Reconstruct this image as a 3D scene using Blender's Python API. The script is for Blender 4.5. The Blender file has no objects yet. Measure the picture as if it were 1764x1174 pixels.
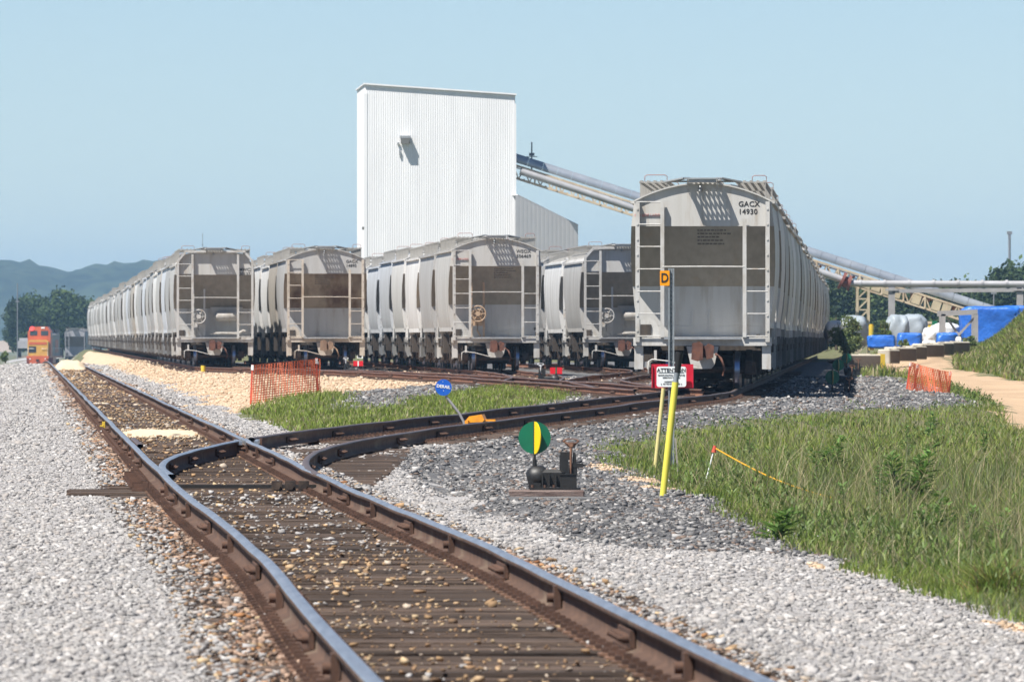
import bpy, math, random
import numpy as np
from mathutils import Vector, Matrix, Euler

R = math.radians
random.seed(7)
rng = np.random.default_rng(11)
scene = bpy.context.scene
COL = scene.collection

# ------------------------------------------------------------------ camera, light, exposure
H = 1.32                      # eye height above the near rail heads
F = 15000.0                   # focal length in pixels of the 1764 px wide photograph
CX, CY, YH = 882.0, 587.0, 581.0
cam_d = bpy.data.cameras.new('camera')
cam = bpy.data.objects.new('camera', cam_d)
COL.objects.link(cam)
cam.location = (0, 0, H)
cam.rotation_euler = (math.pi / 2 - (CY - YH) / F, 0, 0)
cam_d.sensor_width = 36.0
cam_d.lens = F / 1764 * 36.0
cam_d.clip_start = 1.0
cam_d.clip_end = 20000
cam_d.dof.use_dof = True
cam_d.dof.focus_distance = 125
cam_d.dof.aperture_fstop = 16
scene.camera = cam

SUN = Vector((-0.42, -0.40, 1.0)).normalized()
sun_d = bpy.data.lights.new('sun', 'SUN')
sun_d.energy = 5.0
sun_d.angle = R(0.53)
sun_d.color = (1.0, 0.955, 0.89)
sun = bpy.data.objects.new('sun', sun_d)
COL.objects.link(sun)
sun.rotation_euler = (-SUN).to_track_quat('-Z', 'Y').to_euler()
sun.location = (-40, -40, 90)

world = bpy.data.worlds.new('World')
scene.world = world
world.use_nodes = True
wn = world.node_tree
wn.nodes.clear()
w_out = wn.nodes.new('ShaderNodeOutputWorld')
w_bg = wn.nodes.new('ShaderNodeBackground')
w_sky = wn.nodes.new('ShaderNodeTexSky')
w_sky.sky_type = 'NISHITA'
w_sky.sun_disc = False
w_sky.sun_elevation = math.asin(SUN.z)
w_sky.sun_rotation = math.atan2(SUN.x, SUN.y)
w_sky.altitude = 200
w_sky.air_density = 0.70
w_sky.dust_density = 0.0
w_sky.ozone_density = 3.0
w_bg.inputs['Strength'].default_value = 0.061
wn.links.new(w_sky.outputs[0], w_bg.inputs['Color'])
wn.links.new(w_bg.outputs[0], w_out.inputs['Surface'])

scene.view_settings.view_transform = 'Standard'
scene.view_settings.look = 'None'
scene.view_settings.exposure = 0.85
scene.view_settings.gamma = 1.0
scene.view_settings.use_curve_mapping = False
scene.cycles.max_bounces = 6
scene.cycles.diffuse_bounces = 3
scene.cycles.glossy_bounces = 3
scene.cycles.volume_bounces = 0
scene.cycles.transparent_max_bounces = 6


def W(x, y, z=0.0):
    """photo pixel -> point of the place lying at height z"""
    d = F * (H - z) / (y - YH)
    return Vector(((x - CX) / F * d, d, z))


def AT(x, y, d):
    """photo pixel -> point of the place at distance d"""
    return Vector(((x - CX) / F * d, d, H + (YH - y) / F * d))


def sstep(a, b, x):
    t = np.clip((np.asarray(x, float) - a) / (b - a), 0, 1)
    return t * t * (3 - 2 * t)


def _hash(ix, iy, seed):
    h = (ix.astype(np.int64) * 374761393 + iy.astype(np.int64) * 668265263 + seed * 974711) & 0x7fffffff
    h = ((h ^ (h >> 13)) * 1274126177) & 0x7fffffff
    return ((h ^ (h >> 16)) & 0xffff) / 65535.0


def vnoise(x, y, scale, seed=0):
    x = np.asarray(x, float) / scale
    y = np.asarray(y, float) / scale
    ix, iy = np.floor(x), np.floor(y)
    fx, fy = x - ix, y - iy
    fx, fy = fx * fx * (3 - 2 * fx), fy * fy * (3 - 2 * fy)
    a = _hash(ix, iy, seed); b = _hash(ix + 1, iy, seed)
    c = _hash(ix, iy + 1, seed); d = _hash(ix + 1, iy + 1, seed)
    return (a * (1 - fx) + b * fx) * (1 - fy) + (c * (1 - fx) + d * fx) * fy


# ------------------------------------------------------------------ materials
MATS = {}


def mat(name, c1, c2=None, rough=0.8, metal=0.0, scale=6.0, detail=6.0, stretch=(1, 1, 1), bump=0.0, bump_scale=None,
        bump_dist=0.02, lo=0.35, hi=0.65, attr=None, objcol=False, emit=0.0, randv=0.0, spec=0.3, c3=None, c3scale=1.5, c3lo=.55, c3hi=.7, trans=0.0):
    m = bpy.data.materials.new(name)
    m.use_nodes = True
    nt = m.node_tree
    N, L = nt.nodes, nt.links
    bs = N['Principled BSDF']
    bs.inputs['Roughness'].default_value = rough
    bs.inputs['Metallic'].default_value = metal
    bs.inputs['Specular IOR Level'].default_value = spec
    tc = N.new('ShaderNodeTexCoord')
    mp = N.new('ShaderNodeMapping')
    mp.inputs['Scale'].default_value = stretch
    L.new(tc.outputs['Object'], mp.inputs['Vector'])
    if objcol:
        oi0 = N.new('ShaderNodeObjectInfo')
        ml0 = N.new('ShaderNodeMath'); ml0.operation = 'MULTIPLY'; ml0.inputs[1].default_value = 61.0
        L.new(oi0.outputs['Random'], ml0.inputs[0])
        L.new(ml0.outputs[0], mp.inputs['Location'])

    def noise(sc, det=6.0, vec=None):
        n = N.new('ShaderNodeTexNoise')
        n.inputs['Scale'].default_value = sc
        n.inputs['Detail'].default_value = det
        n.inputs['Roughness'].default_value = 0.6
        L.new(vec or mp.outputs[0], n.inputs['Vector'])
        return n.outputs['Fac']

    def ramp(fac, a, b):
        r = N.new('ShaderNodeMapRange')
        r.inputs['From Min'].default_value = a
        r.inputs['From Max'].default_value = b
        r.clamp = True
        L.new(fac, r.inputs['Value'])
        return r.outputs[0]

    def mix(fac, a, b, mode='MIX'):
        x = N.new('ShaderNodeMix')
        x.data_type = 'RGBA'
        x.blend_type = mode
        if hasattr(fac, 'is_linked'):
            L.new(fac, x.inputs[0])
        else:
            x.inputs[0].default_value = fac
        for s, v in ((6, a), (7, b)):
            if hasattr(v, 'is_linked'):
                L.new(v, x.inputs[s])
            else:
                x.inputs[s].default_value = (*v[:3], 1)
        return x.outputs[2]

    col = None
    if c2 is not None:
        col = mix(ramp(noise(scale, detail), lo, hi), c1, c2)
    if c3 is not None:
        col = mix(ramp(noise(c3scale, 5.0), c3lo, c3hi), col if col is not None else c1, c3)
    if objcol:
        oi = N.new('ShaderNodeObjectInfo')
        col = mix(1.0, col if col is not None else c1, oi.outputs['Color'], 'MULTIPLY')
    if attr:
        at = N.new('ShaderNodeAttribute')
        at.attribute_name = attr
        col = mix(1.0, col if col is not None else c1, at.outputs['Color'], 'MULTIPLY')
    if randv > 0:
        oi = N.new('ShaderNodeObjectInfo')
        r = N.new('ShaderNodeMapRange')
        r.inputs['To Min'].default_value = 1 - randv
        r.inputs['To Max'].default_value = 1 + randv
        L.new(oi.outputs['Random'], r.inputs['Value'])
        vm = N.new('ShaderNodeVectorMath')
        vm.operation = 'SCALE'
        if col is None:
            vm.inputs[0].default_value = c1[:3]
        else:
            L.new(col, vm.inputs[0])
        L.new(r.outputs[0], vm.inputs['Scale'])
        col = vm.outputs[0]
    if col is None:
        bs.inputs['Base Color'].default_value = (*c1[:3], 1)
    else:
        L.new(col, bs.inputs['Base Color'])
    if bump > 0:
        bn = N.new('ShaderNodeBump')
        bn.inputs['Strength'].default_value = bump
        bn.inputs['Distance'].default_value = bump_dist
        L.new(noise(bump_scale or scale * 3, 8.0), bn.inputs['Height'])
        L.new(bn.outputs[0], bs.inputs['Normal'])
    if emit > 0:
        bs.inputs['Emission Color'].default_value = (*c1[:3], 1)
        bs.inputs['Emission Strength'].default_value = emit
    if trans > 0:
        tr = N.new('ShaderNodeBsdfTranslucent')
        if col is None:
            tr.inputs['Color'].default_value = (*c1[:3], 1)
        else:
            L.new(col, tr.inputs['Color'])
        ms = N.new('ShaderNodeMixShader')
        ms.inputs[0].default_value = trans
        L.new(bs.outputs[0], ms.inputs[1])
        L.new(tr.outputs[0], ms.inputs[2])
        L.new(ms.outputs[0], N['Material Output'].inputs['Surface'])
    MATS[name] = m
    return m


WHITE = (1, 1, 1)
mat('soil', (0.15, 0.13, 0.07), (0.085, 0.105, 0.035), scale=0.7, bump=0.6, bump_scale=9, bump_dist=.05)
mat('ballast', (0.40, 0.385, 0.375), (0.31, 0.295, 0.285), scale=9, detail=9, lo=.4, hi=.62, bump=1.0, bump_scale=22, bump_dist=.05, c3=(0.40, .375, .345), c3scale=.6)
mat('dark_gravel', (0.15, 0.147, 0.145), (0.075, 0.075, 0.078), scale=12, detail=9, lo=.42, hi=.6, bump=1.0, bump_scale=22, bump_dist=.05, c3=(.20, .195, .19), c3scale=.8)
mat('tan_gravel', (0.55, 0.41, 0.28), (0.44, 0.32, 0.21), scale=4, detail=9, bump=.8, bump_scale=16, bump_dist=.04, c3=(.60, .48, .34), c3scale=.35)
mat('dirt_road', (0.46, 0.33, 0.21), (0.36, 0.25, 0.155), scale=.6, stretch=(1, .3, 1), bump=.5, bump_scale=5, bump_dist=.05)
mat('trackbed', (0.19, 0.125, 0.075), (0.11, 0.075, 0.05), scale=7, detail=9, bump=1, bump_scale=20, bump_dist=.04, c3=(.30, .20, .12), c3scale=.5)
mat('stone', WHITE, (.80, .79, .78), scale=25, attr='col', rough=.9)
mat('blade', WHITE, attr='col', rough=.55, spec=.35, trans=.30)
mat('leaf', WHITE, attr='col', rough=.6, spec=.3, trans=.25)
mat('leaf_far', WHITE, attr='col', rough=.8, spec=.15, trans=.15)
mat('bark', (.14, .10, .07), (.07, .05, .035), scale=8, stretch=(3, 3, .6), bump=.5)
mat('stem_green', (.12, .16, .05), (.16, .12, .06), scale=5)
mat('rail_rust', (.125, .072, .048), (.075, .045, .032), scale=9, stretch=(1, .4, 1), rough=.85, bump=.3, bump_dist=.006, c3=(.16, .115, .08), c3scale=2.0)
mat('rail_head', (.82, .80, .78), (.58, .57, .56), scale=3, stretch=(6, .35, 1), rough=.36, metal=1.0)
mat('rail_dull', (.20, .15, .125), (.14, .10, .085), scale=3, stretch=(6, .35, 1), rough=.45, metal=.6)
mat('yard_rust', (.23, .105, .06), (.14, .07, .045), scale=2.5, rough=.85)
mat('rust', (.115, .062, .042), (.07, .042, .032), scale=14, rough=.88, bump=.3, bump_dist=.008, randv=.25)
mat('rust_plate', (.20, .115, .075), (.13, .075, .052), scale=10, rough=.9, randv=.3)
mat('tie_wood', (.095, .066, .050), (.040, .029, .023), scale=7, detail=9, stretch=(.35, 5, 3), rough=.92, bump=.9, bump_scale=12, bump_dist=.02, randv=.45, c3=(.17, .125, .092), c3scale=2.2, c3lo=.56, c3hi=.78)
mat('block_wood', (.22, .17, .15), (.12, .08, .07), scale=7, stretch=(.35, 5, 3), rough=.92, bump=.9, bump_dist=.02)
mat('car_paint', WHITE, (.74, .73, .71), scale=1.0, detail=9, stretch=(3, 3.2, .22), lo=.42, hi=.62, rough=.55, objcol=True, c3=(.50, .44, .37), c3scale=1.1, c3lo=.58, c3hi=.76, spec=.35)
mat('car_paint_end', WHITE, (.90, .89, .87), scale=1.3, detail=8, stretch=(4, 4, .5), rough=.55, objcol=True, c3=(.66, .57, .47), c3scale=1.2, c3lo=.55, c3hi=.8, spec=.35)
mat('car_slope_shade_dust', (.52, .49, .44), (.42, .39, .35), scale=1.3, detail=8, stretch=(4, 4, .5), rough=.6, objcol=True, c3=(.50, .40, .31), c3scale=.9, c3lo=.55, c3hi=.85, spec=.3)  # shade of the end recess darkened into the colour, plus brown dust stains
mat('car_trim', WHITE, (.78, .74, .68), scale=6, stretch=(1, 1, .4), lo=.45, hi=.7, rough=.6, objcol=True, c3=(.62, .48, .36), c3scale=2.5, c3lo=.6, c3hi=.75)
mat('stain_rust', (.30, .20, .13), (.20, .13, .09), scale=4, stretch=(1, 1, .4), rough=.8)
mat('galvanized', (.45, .46, .46), (.34, .35, .36), scale=8, rough=.5, metal=.5)
mat('roof_deck', (.36, .345, .32), (.26, .25, .23), scale=5, rough=.7)
mat('truck_iron', (.060, .043, .036), (.030, .024, .022), scale=5, rough=.85, c3=(.12, .085, .06), c3scale=3)
mat('wheel_steel', (.11, .075, .055), (.05, .037, .03), scale=8, rough=.7, metal=.3)
mat('wheel_tread', (.20, .25, .36), rough=.28, metal=.9)
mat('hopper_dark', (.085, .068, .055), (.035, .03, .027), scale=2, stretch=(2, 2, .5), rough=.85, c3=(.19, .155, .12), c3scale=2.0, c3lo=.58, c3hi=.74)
mat('coupler_rust', (.17, .075, .05), (.09, .045, .035), scale=8, rough=.85)
mat('letter_black', (.035, .033, .032), rough=.7)
mat('letter_faint', (.14, .125, .105), rough=.8)
mat('grab_red', (.30, .14, .12), rough=.7)
mat('letter_red', (.58, .13, .11), rough=.7)
mat('letter_white', (.80, .80, .79), rough=.5)
mat('white_cladding', (.80, .80, .80), (.73, .73, .735), scale=.35, stretch=(3, 3, .3), rough=.5, spec=.4)
mat('annex_cladding', (.72, .70, .70), (.66, .645, .65), scale=.4, rough=.6)
mat('lamp_grey', (.15, .15, .14), rough=.6)
mat('hood_steel', (.40, .43, .47), (.30, .33, .37), scale=.8, rough=.38, metal=.45)
mat('truss_cream', (.60, .51, .38), (.46, .36, .25), scale=1.3, rough=.7)
mat('truss_yellow', (.54, .46, .32), (.40, .34, .24), scale=1.3, rough=.7)
mat('pipe_grey', (.40, .40, .41), (.32, .315, .32), scale=1.0, rough=.5, metal=.2)
mat('steel_grey', (.36, .35, .345), (.28, .27, .27), scale=1.5, rough=.7)
mat('flange_red', (.24, .08, .06), (.15, .06, .05), scale=3, rough=.8)
mat('belt_orange', (.45, .18, .08), (.30, .13, .07), scale=2, rough=.8)
mat('tarp_blue', (.028, .16, .62), (.02, .115, .48), scale=.9, rough=.4, bump=.5, bump_scale=1.6, bump_dist=.2, spec=.5)
mat('tarp_grey', (.30, .345, .38), (.23, .265, .30), scale=.7, rough=.5, bump=.3, bump_scale=1.5, bump_dist=.1)
mat('bag_white', (.70, .71, .71), (.58, .59, .60), scale=1.2, rough=.6, bump=.5, bump_scale=2, bump_dist=.15)
mat('concrete', (.52, .48, .40), (.40, .36, .29), scale=1.6, rough=.9, bump=.4, bump_dist=.02)
mat('concrete_shade', (.16, .125, .095), (.11, .085, .065), scale=1.3, rough=.9)  # dark tone painting in the shade on the block faces
mat('paint_yellow', (.72, .52, .05), (.60, .42, .05), scale=3, rough=.6)
mat('marker_yellow', (.74, .66, .085), (.66, .58, .09), scale=2.5, rough=.5, c3=(.50, .45, .16), c3scale=7, c3lo=.58, c3hi=.75)
mat('stake_yellow', (.66, .58, .24), (.54, .47, .2), scale=4, stretch=(1, 1, .3), rough=.7)
mat('rubber_black', (.018, .018, .018), rough=.6)
mat('stand_black', (.013, .013, .013), (.022, .020, .018), scale=8, rough=.5, spec=.5, c3=(.10, .06, .04), c3scale=6, c3lo=.68, c3hi=.8)
mat('target_green', (.004, .15, .075), (.006, .12, .062), scale=5, rough=.4, spec=.5, c3=(.03, .16, .10), c3scale=14, c3lo=.62, c3hi=.75)
mat('target_yellow', (.85, .60, .012), rough=.35, spec=.5)
mat('target_red', (.66, .02, .03), rough=.4)
mat('handle_rust', (.30, .16, .10), (.12, .06, .04), scale=12, rough=.7)
mat('sign_blue', (.012, .10, .50), (.02, .13, .52), scale=20, rough=.4)
mat('sign_red', (.58, .025, .05), (.50, .02, .045), scale=4, rough=.4)
mat('sign_white', (.78, .80, .80), rough=.4)
mat('sign_orange', (.88, .33, .01), rough=.4)
mat('derail_orange', (.85, .36, .02), (.70, .28, .03), scale=9, rough=.5)
mat('post_galv', (.30, .33, .35), (.22, .245, .26), scale=18, rough=.55, metal=.3)
mat('net_orange', (.80, .22, .10), (.70, .18, .085), scale=6, rough=.6, trans=.2)
mat('post_red', (.60, .10, .05), (.48, .08, .05), scale=6, rough=.7)
mat('rope_yellow', (.78, .42, .03), rough=.7)
mat('stick_grey', (.36, .33, .28), (.26, .24, .2), scale=9, rough=.9)
mat('sand_pale', (.60, .49, .35), (.50, .40, .28), scale=9, rough=.95, bump=.3, bump_dist=.02)
mat('sand_dirt', (.56, .42, .27), (.45, .33, .20), scale=1, rough=.95, bump=.4, bump_dist=.05)
mat('loco_orange', (.58, .13, .045), (.46, .10, .04), scale=2, rough=.4)
mat('loco_yellow', (.62, .36, .06), (.50, .27, .06), scale=1.5, rough=.5)
mat('loco_black', (.03, .03, .033), rough=.5)
mat('loco_glass', (.04, .05, .06), rough=.12, spec=.6)
mat('loco_grey', (.34, .32, .31), (.26, .24, .24), scale=1, rough=.6)
mat('lamp_red', (1.0, .06, .05), emit=1.2)
mat('far_grey', (.30, .30, .31), (.42, .42, .42), scale=.5, rough=.7)
mat('mast_steel', (.20, .21, .23), rough=.6)
mat('hill_forest', (.042, .060, .034), (.016, .028, .020), scale=.055, lo=.42, hi=.58, rough=.95, c3=(.05, .065, .04), c3scale=.012)
mat('pale_wall', (.55, .47, .42), (.50, .42, .37), scale=.3, rough=.9)


# ------------------------------------------------------------------ mesh helpers
def link(o, parent=None):
    COL.objects.link(o)
    if parent is not None:
        o.parent = parent
    return o


def tag(o, label=None, cat=None, group=None, kind=None):
    if label: o['label'] = label
    if cat: o['category'] = cat
    if group: o['group'] = group
    if kind: o['kind'] = kind
    return o


def empty(name, loc=(0, 0, 0), rz=0.0, label=None, cat=None, group=None):
    o = bpy.data.objects.new(name, None)
    o.empty_display_size = .2
    link(o)
    o.location = loc
    o.rotation_euler = (0, 0, rz)
    return tag(o, label, cat, group)


def inst(name, me, parent=None, loc=(0, 0, 0), rot=(0, 0, 0), scale=None, color=None):
    o = bpy.data.objects.new(name, me)
    link(o, parent)
    o.location = loc
    o.rotation_euler = rot
    if scale is not None: o.scale = scale
    if color is not None: o.color = (*color[:3], 1)
    return o


class MB:
    def __init__(self):
        self.v, self.f, self.m, self.sm = [], [], [], []

    def add(self, vs, fs, m=0, smooth=False):
        b = len(self.v)
        self.v.extend([tuple(p) for p in vs])
        for f in fs:
            self.f.append(tuple(i + b for i in f)); self.m.append(m); self.sm.append(smooth)
        return self

    def box(self, c, s, m=0, rot=None, taper=None):
        hx, hy, hz = s[0] / 2, s[1] / 2, s[2] / 2
        vs = []
        for z in (-1, 1):
            k = 1.0 if (z < 0 or taper is None) else taper
            for x, y in ((-1, -1), (1, -1), (1, 1), (-1, 1)):
                p = Vector((x * hx * k, y * hy * k, z * hz))
                if rot is not None: p = rot @ p
                vs.append(p + Vector(c))
        return self.add(vs, [(3, 2, 1, 0), (4, 5, 6, 7), (0, 1, 5, 4), (1, 2, 6, 5), (2, 3, 7, 6), (3, 0, 4, 7)], m)

    def cbox(self, c, s, b, m=0, rot=None):
        """box with chamfered vertical and top edges"""
        hx, hy, hz = s[0] / 2, s[1] / 2, s[2] / 2
        ring = lambda kx, ky, z: [(-kx + b, -ky, z), (kx - b, -ky, z), (kx, -ky + b, z), (kx, ky - b, z), (kx - b, ky, z), (-kx + b, ky, z), (-kx, ky - b, z), (-kx, -ky + b, z)]
        vs = ring(hx, hy, -hz) + ring(hx, hy, hz - b) + ring(hx - b, hy - b, hz)
        vs = [((rot @ Vector(p)) if rot is not None else Vector(p)) + Vector(c) for p in vs]
        fs = [tuple(range(7, -1, -1)), tuple(range(16, 24))]
        for r in (0, 8):
            for i in range(8):
                j = (i + 1) % 8
                fs.append((r + i, r + j, r + 8 + j, r + 8 + i))
        return self.add(vs, fs, m)

    def beam(self, p0, p1, w, h, m=0, up=(0, 0, 1)):
        p0, p1 = Vector(p0), Vector(p1)
        d = (p1 - p0)
        L = d.length
        d.normalize()
        s = d.cross(Vector(up))
        if s.length < 1e-4: s = d.cross(Vector((0, 1, 0)))
        s.normalize()
        u = s.cross(d)
        rot = Matrix((s, d, u)).transposed()
        return self.box((p0 + p1) / 2, (w, L, h), m, rot)

    def tube(self, pts, r, n=8, m=0, cap=True, smooth=True):
        pts = [Vector(p) for p in pts]
        rs = r if isinstance(r, (list, tuple)) else [r] * len(pts)
        rings = []
        for i, p in enumerate(pts):
            t = (pts[min(i + 1, len(pts) - 1)] - pts[max(i - 1, 0)]).normalized()
            a = t.cross(Vector((0, 0, 1)))
            if a.length < 1e-3: a = t.cross(Vector((0, 1, 0)))
            a.normalize()
            b = a.cross(t)
            rings.append([p + (a * math.cos(2 * math.pi * k / n) + b * math.sin(2 * math.pi * k / n)) * rs[i] for k in range(n)])
        vs = [p for rg in rings for p in rg]
        fs = []
        for i in range(len(pts) - 1):
            for k in range(n):
                k2 = (k + 1) % n
                fs.append((i * n + k, i * n + k2, (i + 1) * n + k2, (i + 1) * n + k))
        self.add(vs, fs, m, smooth)
        if cap:
            self.add(rings[0], [tuple(range(n - 1, -1, -1))], m)
            self.add(rings[-1], [tuple(range(n))], m)
        return self

    def cyl(self, p0, p1, r, n=16, m=0):
        return self.tube([p0, p1], r, n, m)

    def torus(self, c, R_, r, axis='y', n=20, k=6, m=0):
        vs, fs = [], []
        for i in range(n):
            a = 2 * math.pi * i / n
            for j in range(k):
                b = 2 * math.pi * j / k
                x, y, z = (R_ + r * math.cos(b)) * math.cos(a), r * math.sin(b), (R_ + r * math.cos(b)) * math.sin(a)
                if axis == 'z': x, y, z = x, z, y
                vs.append((c[0] + x, c[1] + y, c[2] + z))
        for i in range(n):
            for j in range(k):
                i2, j2 = (i + 1) % n, (j + 1) % k
                fs.append((i * k + j, i2 * k + j, i2 * k + j2, i * k + j2))
        return self.add(vs, fs, m, True)

    def prism(self, poly, y0, y1, m=0, plane='xz'):
        n = len(poly)
        mp = {'xz': lambda a, b, t: (a, t, b), 'yz': lambda a, b, t: (t, a, b), 'xy': lambda a, b, t: (a, b, t)}[plane]
        vs = [mp(a, b, y0) for a, b in poly] + [mp(a, b, y1) for a, b in poly]
        fs = [tuple(range(n)), tuple(range(2 * n - 1, n - 1, -1))] + [(i, n + i, n + (i + 1) % n, (i + 1) % n) for i in range(n)]
        return self.add(vs, fs, m)

    def mesh(self, name, mats):
        me = bpy.data.meshes.new(name)
        me.from_pydata([tuple(p) for p in self.v], [], self.f)
        for x in (mats if isinstance(mats, (list, tuple)) else [mats]):
            me.materials.append(MATS[x])
        me.polygons.foreach_set('material_index', self.m)
        me.polygons.foreach_set('use_smooth', self.sm)
        import bmesh
        bm = bmesh.new(); bm.from_mesh(me)
        bmesh.ops.recalc_face_normals(bm, faces=bm.faces)
        bm.to_mesh(me); bm.free()
        me.update()
        return me

    def build(self, name, mats, parent=None, **k):
        return inst(name, self.mesh(name, mats), parent, **k)


def np_mesh(name, V, quads=None, tris=None, col=None, smooth=False):
    me = bpy.data.meshes.new(name)
    V = np.ascontiguousarray(V, dtype=np.float32)
    me.vertices.add(len(V))
    me.vertices.foreach_set('co', V.ravel())
    idx, starts, n0 = [], [], 0
    if quads is not None and len(quads):
        idx.append(np.asarray(quads, np.int32).ravel()); starts.append(n0 + np.arange(len(quads), dtype=np.int32) * 4); n0 += len(quads) * 4
    if tris is not None and len(tris):
        idx.append(np.asarray(tris, np.int32).ravel()); starts.append(n0 + np.arange(len(tris), dtype=np.int32) * 3); n0 += len(tris) * 3
    idx = np.concatenate(idx); starts = np.concatenate(starts)
    me.loops.add(len(idx))
    me.loops.foreach_set('vertex_index', idx)
    me.polygons.add(len(starts))
    me.polygons.foreach_set('loop_start', starts)
    if smooth:
        me.polygons.foreach_set('use_smooth', np.ones(len(starts), bool))
    if col is not None:
        a = me.attributes.new('col', 'FLOAT_COLOR', 'POINT')
        c = np.ones((len(V), 4), np.float32); c[:, :3] = col
        a.data.foreach_set('color', c.ravel())
    me.update(calc_edges=True)
    return me


def text_mesh(s, size, mats, bold=0.0, align='CENTER', spacing=1.0):
    cu = bpy.data.curves.new('lettering', 'FONT')
    cu.body = s
    cu.size = size
    cu.align_x = align
    cu.align_y = 'CENTER'
    cu.offset = bold
    cu.space_character = spacing
    cu.resolution_u = 3
    cu.extrude = .002
    o = bpy.data.objects.new('lettering', cu)
    me = bpy.data.meshes.new_from_object(o)
    bpy.data.objects.remove(o)
    me.materials.clear()
    me.materials.append(MATS[mats])
    return me


def lettering(s, size, m, loc, parent, **k):
    o = inst('lettering', text_mesh(s, size, m, **k), parent, loc, (math.pi / 2, 0, 0))
    return o


# ------------------------------------------------------------------ alignment of the tracks (plan)
def main_x(Y):
    Y = np.asarray(Y, float)
    return 2.1 - .056 * Y + .10 * np.exp(-((Y - 55) / 13.0) ** 2)


def main_z(Y):
    return -2.5 * sstep(445, 1100, Y)


_ys = np.arange(84.0, 1000.0, .5)
_sl = np.where(_ys < 125.5, -.056 + (_ys - 84) / 271.0, np.where(_ys < 174.6, .097, np.maximum(.04, .097 - (_ys - 174.6) / 271.0)))
_dx = np.concatenate([[0], np.cumsum((_sl[1:] + _sl[:-1]) / 2 * .5)]) + float(main_x(84.0))


def div_x(Y):
    return np.interp(Y, _ys, _dx)


def div_z(Y):
    return .17 * sstep(100, 190, Y)


def catmull(pts):
    Y = np.array([p[0] for p in pts], float); X = np.array([p[1] for p in pts], float)
    m = np.gradient(X, Y)

    def f(y):
        y = np.asarray(y, float)
        i = np.clip(np.searchsorted(Y, y) - 1, 0, len(Y) - 2)
        h = Y[i + 1] - Y[i]
        t = (y - Y[i]) / h
        r = (2 * t ** 3 - 3 * t ** 2 + 1) * X[i] + (t ** 3 - 2 * t ** 2 + t) * h * m[i] + (-2 * t ** 3 + 3 * t ** 2) * X[i + 1] + (t ** 3 - t ** 2) * h * m[i + 1]
        r = np.where(y > Y[-1], X[-1] + (y - Y[-1]) * -.055, r)
        return r
    return f


TH = -.055
# front of each line of wagons: (distance of the end panel, X of the centre line)
T1, T2, T3, T4, T5 = (346., -11.82), (340., -7.28), (304., -.57), (332., 4.24), (195., float(div_x(195.)))
ladder_x = catmull([(186, float(div_x(186)) - .05), (200, 2.95), (235, .5), (270, -2.1), (300, -5.2), (325, -8.9), (346, -11.82), (356, -12.37)])
track2_x = catmull([(306, -5.9), (320, -6.55), (340, -7.28), (350, -7.83)])
track3_x = catmull([(236, .55), (255, .75), (280, .35), (304, -.57), (316, -1.23)])
track4_x = catmull([(206, 2.7), (235, 2.2), (265, 3.2), (300, 4.9), (332, 4.24), (344, 3.6)])
yz = lambda Y: .17 + 0 * np.asarray(Y, float)

# right edge of the gravel (left edge of the grassy ditch)
_gy = np.array([20, 40, 48.6, 60, 75, 90, 98, 115, 130, 144, 158, 169, 177, 183, 190, 200, 230, 300, 420, 600], float)
_gx = np.array([4.2, 3.25, 2.95, 2.4, 2.0, 1.85, 1.62, 1.08, 1.22, 2.35, 3.8, 5.3, 7.0, 9.0, 9.7, 10.1, 11.0, 12.8, 17, 24], float)


def grass_edge(Y):
    return np.interp(Y, _gy, _gx)


def ground_z(X, Y):
    X = np.asarray(X, float); Y = np.asarray(Y, float)
    u = X - main_x(Y)
    infield = np.interp(Y, [0, 120, 150, 200, 2000], [-.32, -.32, -.2, -.04, -.04])
    right = np.interp(Y, [0, 100, 150, 190, 260, 350, 400, 440, 2000], [-.85, -.82, -.55, -.42, -.22, .06, .45, .72, .8])
    w = sstep(-.3, 2.6, X - grass_edge(Y))
    infield = -.30 + (infield + .30) * sstep(2.0, 4.6, u)
    z = infield * (1 - w) + right * w
    z = z + .06 * (vnoise(X, Y, 2.3, 3) - .5) + .10 * (vnoise(X, Y, 7.0, 4) - .5) * w

    def bed(xc, zr, half=1.75):
        return zr - .205 - .42 * np.maximum(0, np.abs(X - xc) - half)
    z = np.maximum(z, bed(main_x(Y), 0.0) - .045 * (np.abs(u) < 1.15))
    z = np.where((Y > 84), np.maximum(z, bed(div_x(Y), div_z(Y), 1.9)), z)
    # heap of dark gravel round the switch stand
    z = np.maximum(z, -.225 - .30 * np.maximum(0, np.hypot((X - .35), (Y - 84.5) / 6.0) - .75))
    # left of the main line the shoulder drops away
    z = np.where(u < -4.0, np.minimum(z, -.2) - .35 * np.minimum(-4.0 - u, 3.0), z)
    z = np.where((u < -1.7) & (u > -4.05), np.maximum(z, -.205 - .02 * (-1.7 - u)), z)
    # the main line runs downhill in the distance, later everything does
    k1 = 1 - sstep(2.2, 4.6, u)
    z = z + main_z(Y) * k1
    z = z + (1 - k1) * (-2.6) * sstep(960, 1200, Y)
    z = z - 1.5 * sstep(1300, 3500, Y)
    # grassy mound by the dirt road
    mx = 15.9 + (Y - 305) * .054
    mound = 3.2 * sstep(0, 5.2, X - mx) * sstep(298, 335, Y) * (1 - sstep(450, 520, Y)) * (.85 + .3 * vnoise(X, Y, 3.5, 9))
    return z + mound


def inpoly(px, py, poly):
    px = np.asarray(px); py = np.asarray(py)
    r = np.zeros(px.shape, bool)
    n = len(poly)
    for i in range(n):
        x0, y0 = poly[i]; x1, y1 = poly[(i + 1) % n]
        c = ((y0 > py) != (y1 > py))
        xi = (x1 - x0) * (py - y0) / ((y1 - y0) if y1 != y0 else 1e-9) + x0
        r ^= c & (px < xi)
    return r


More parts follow.
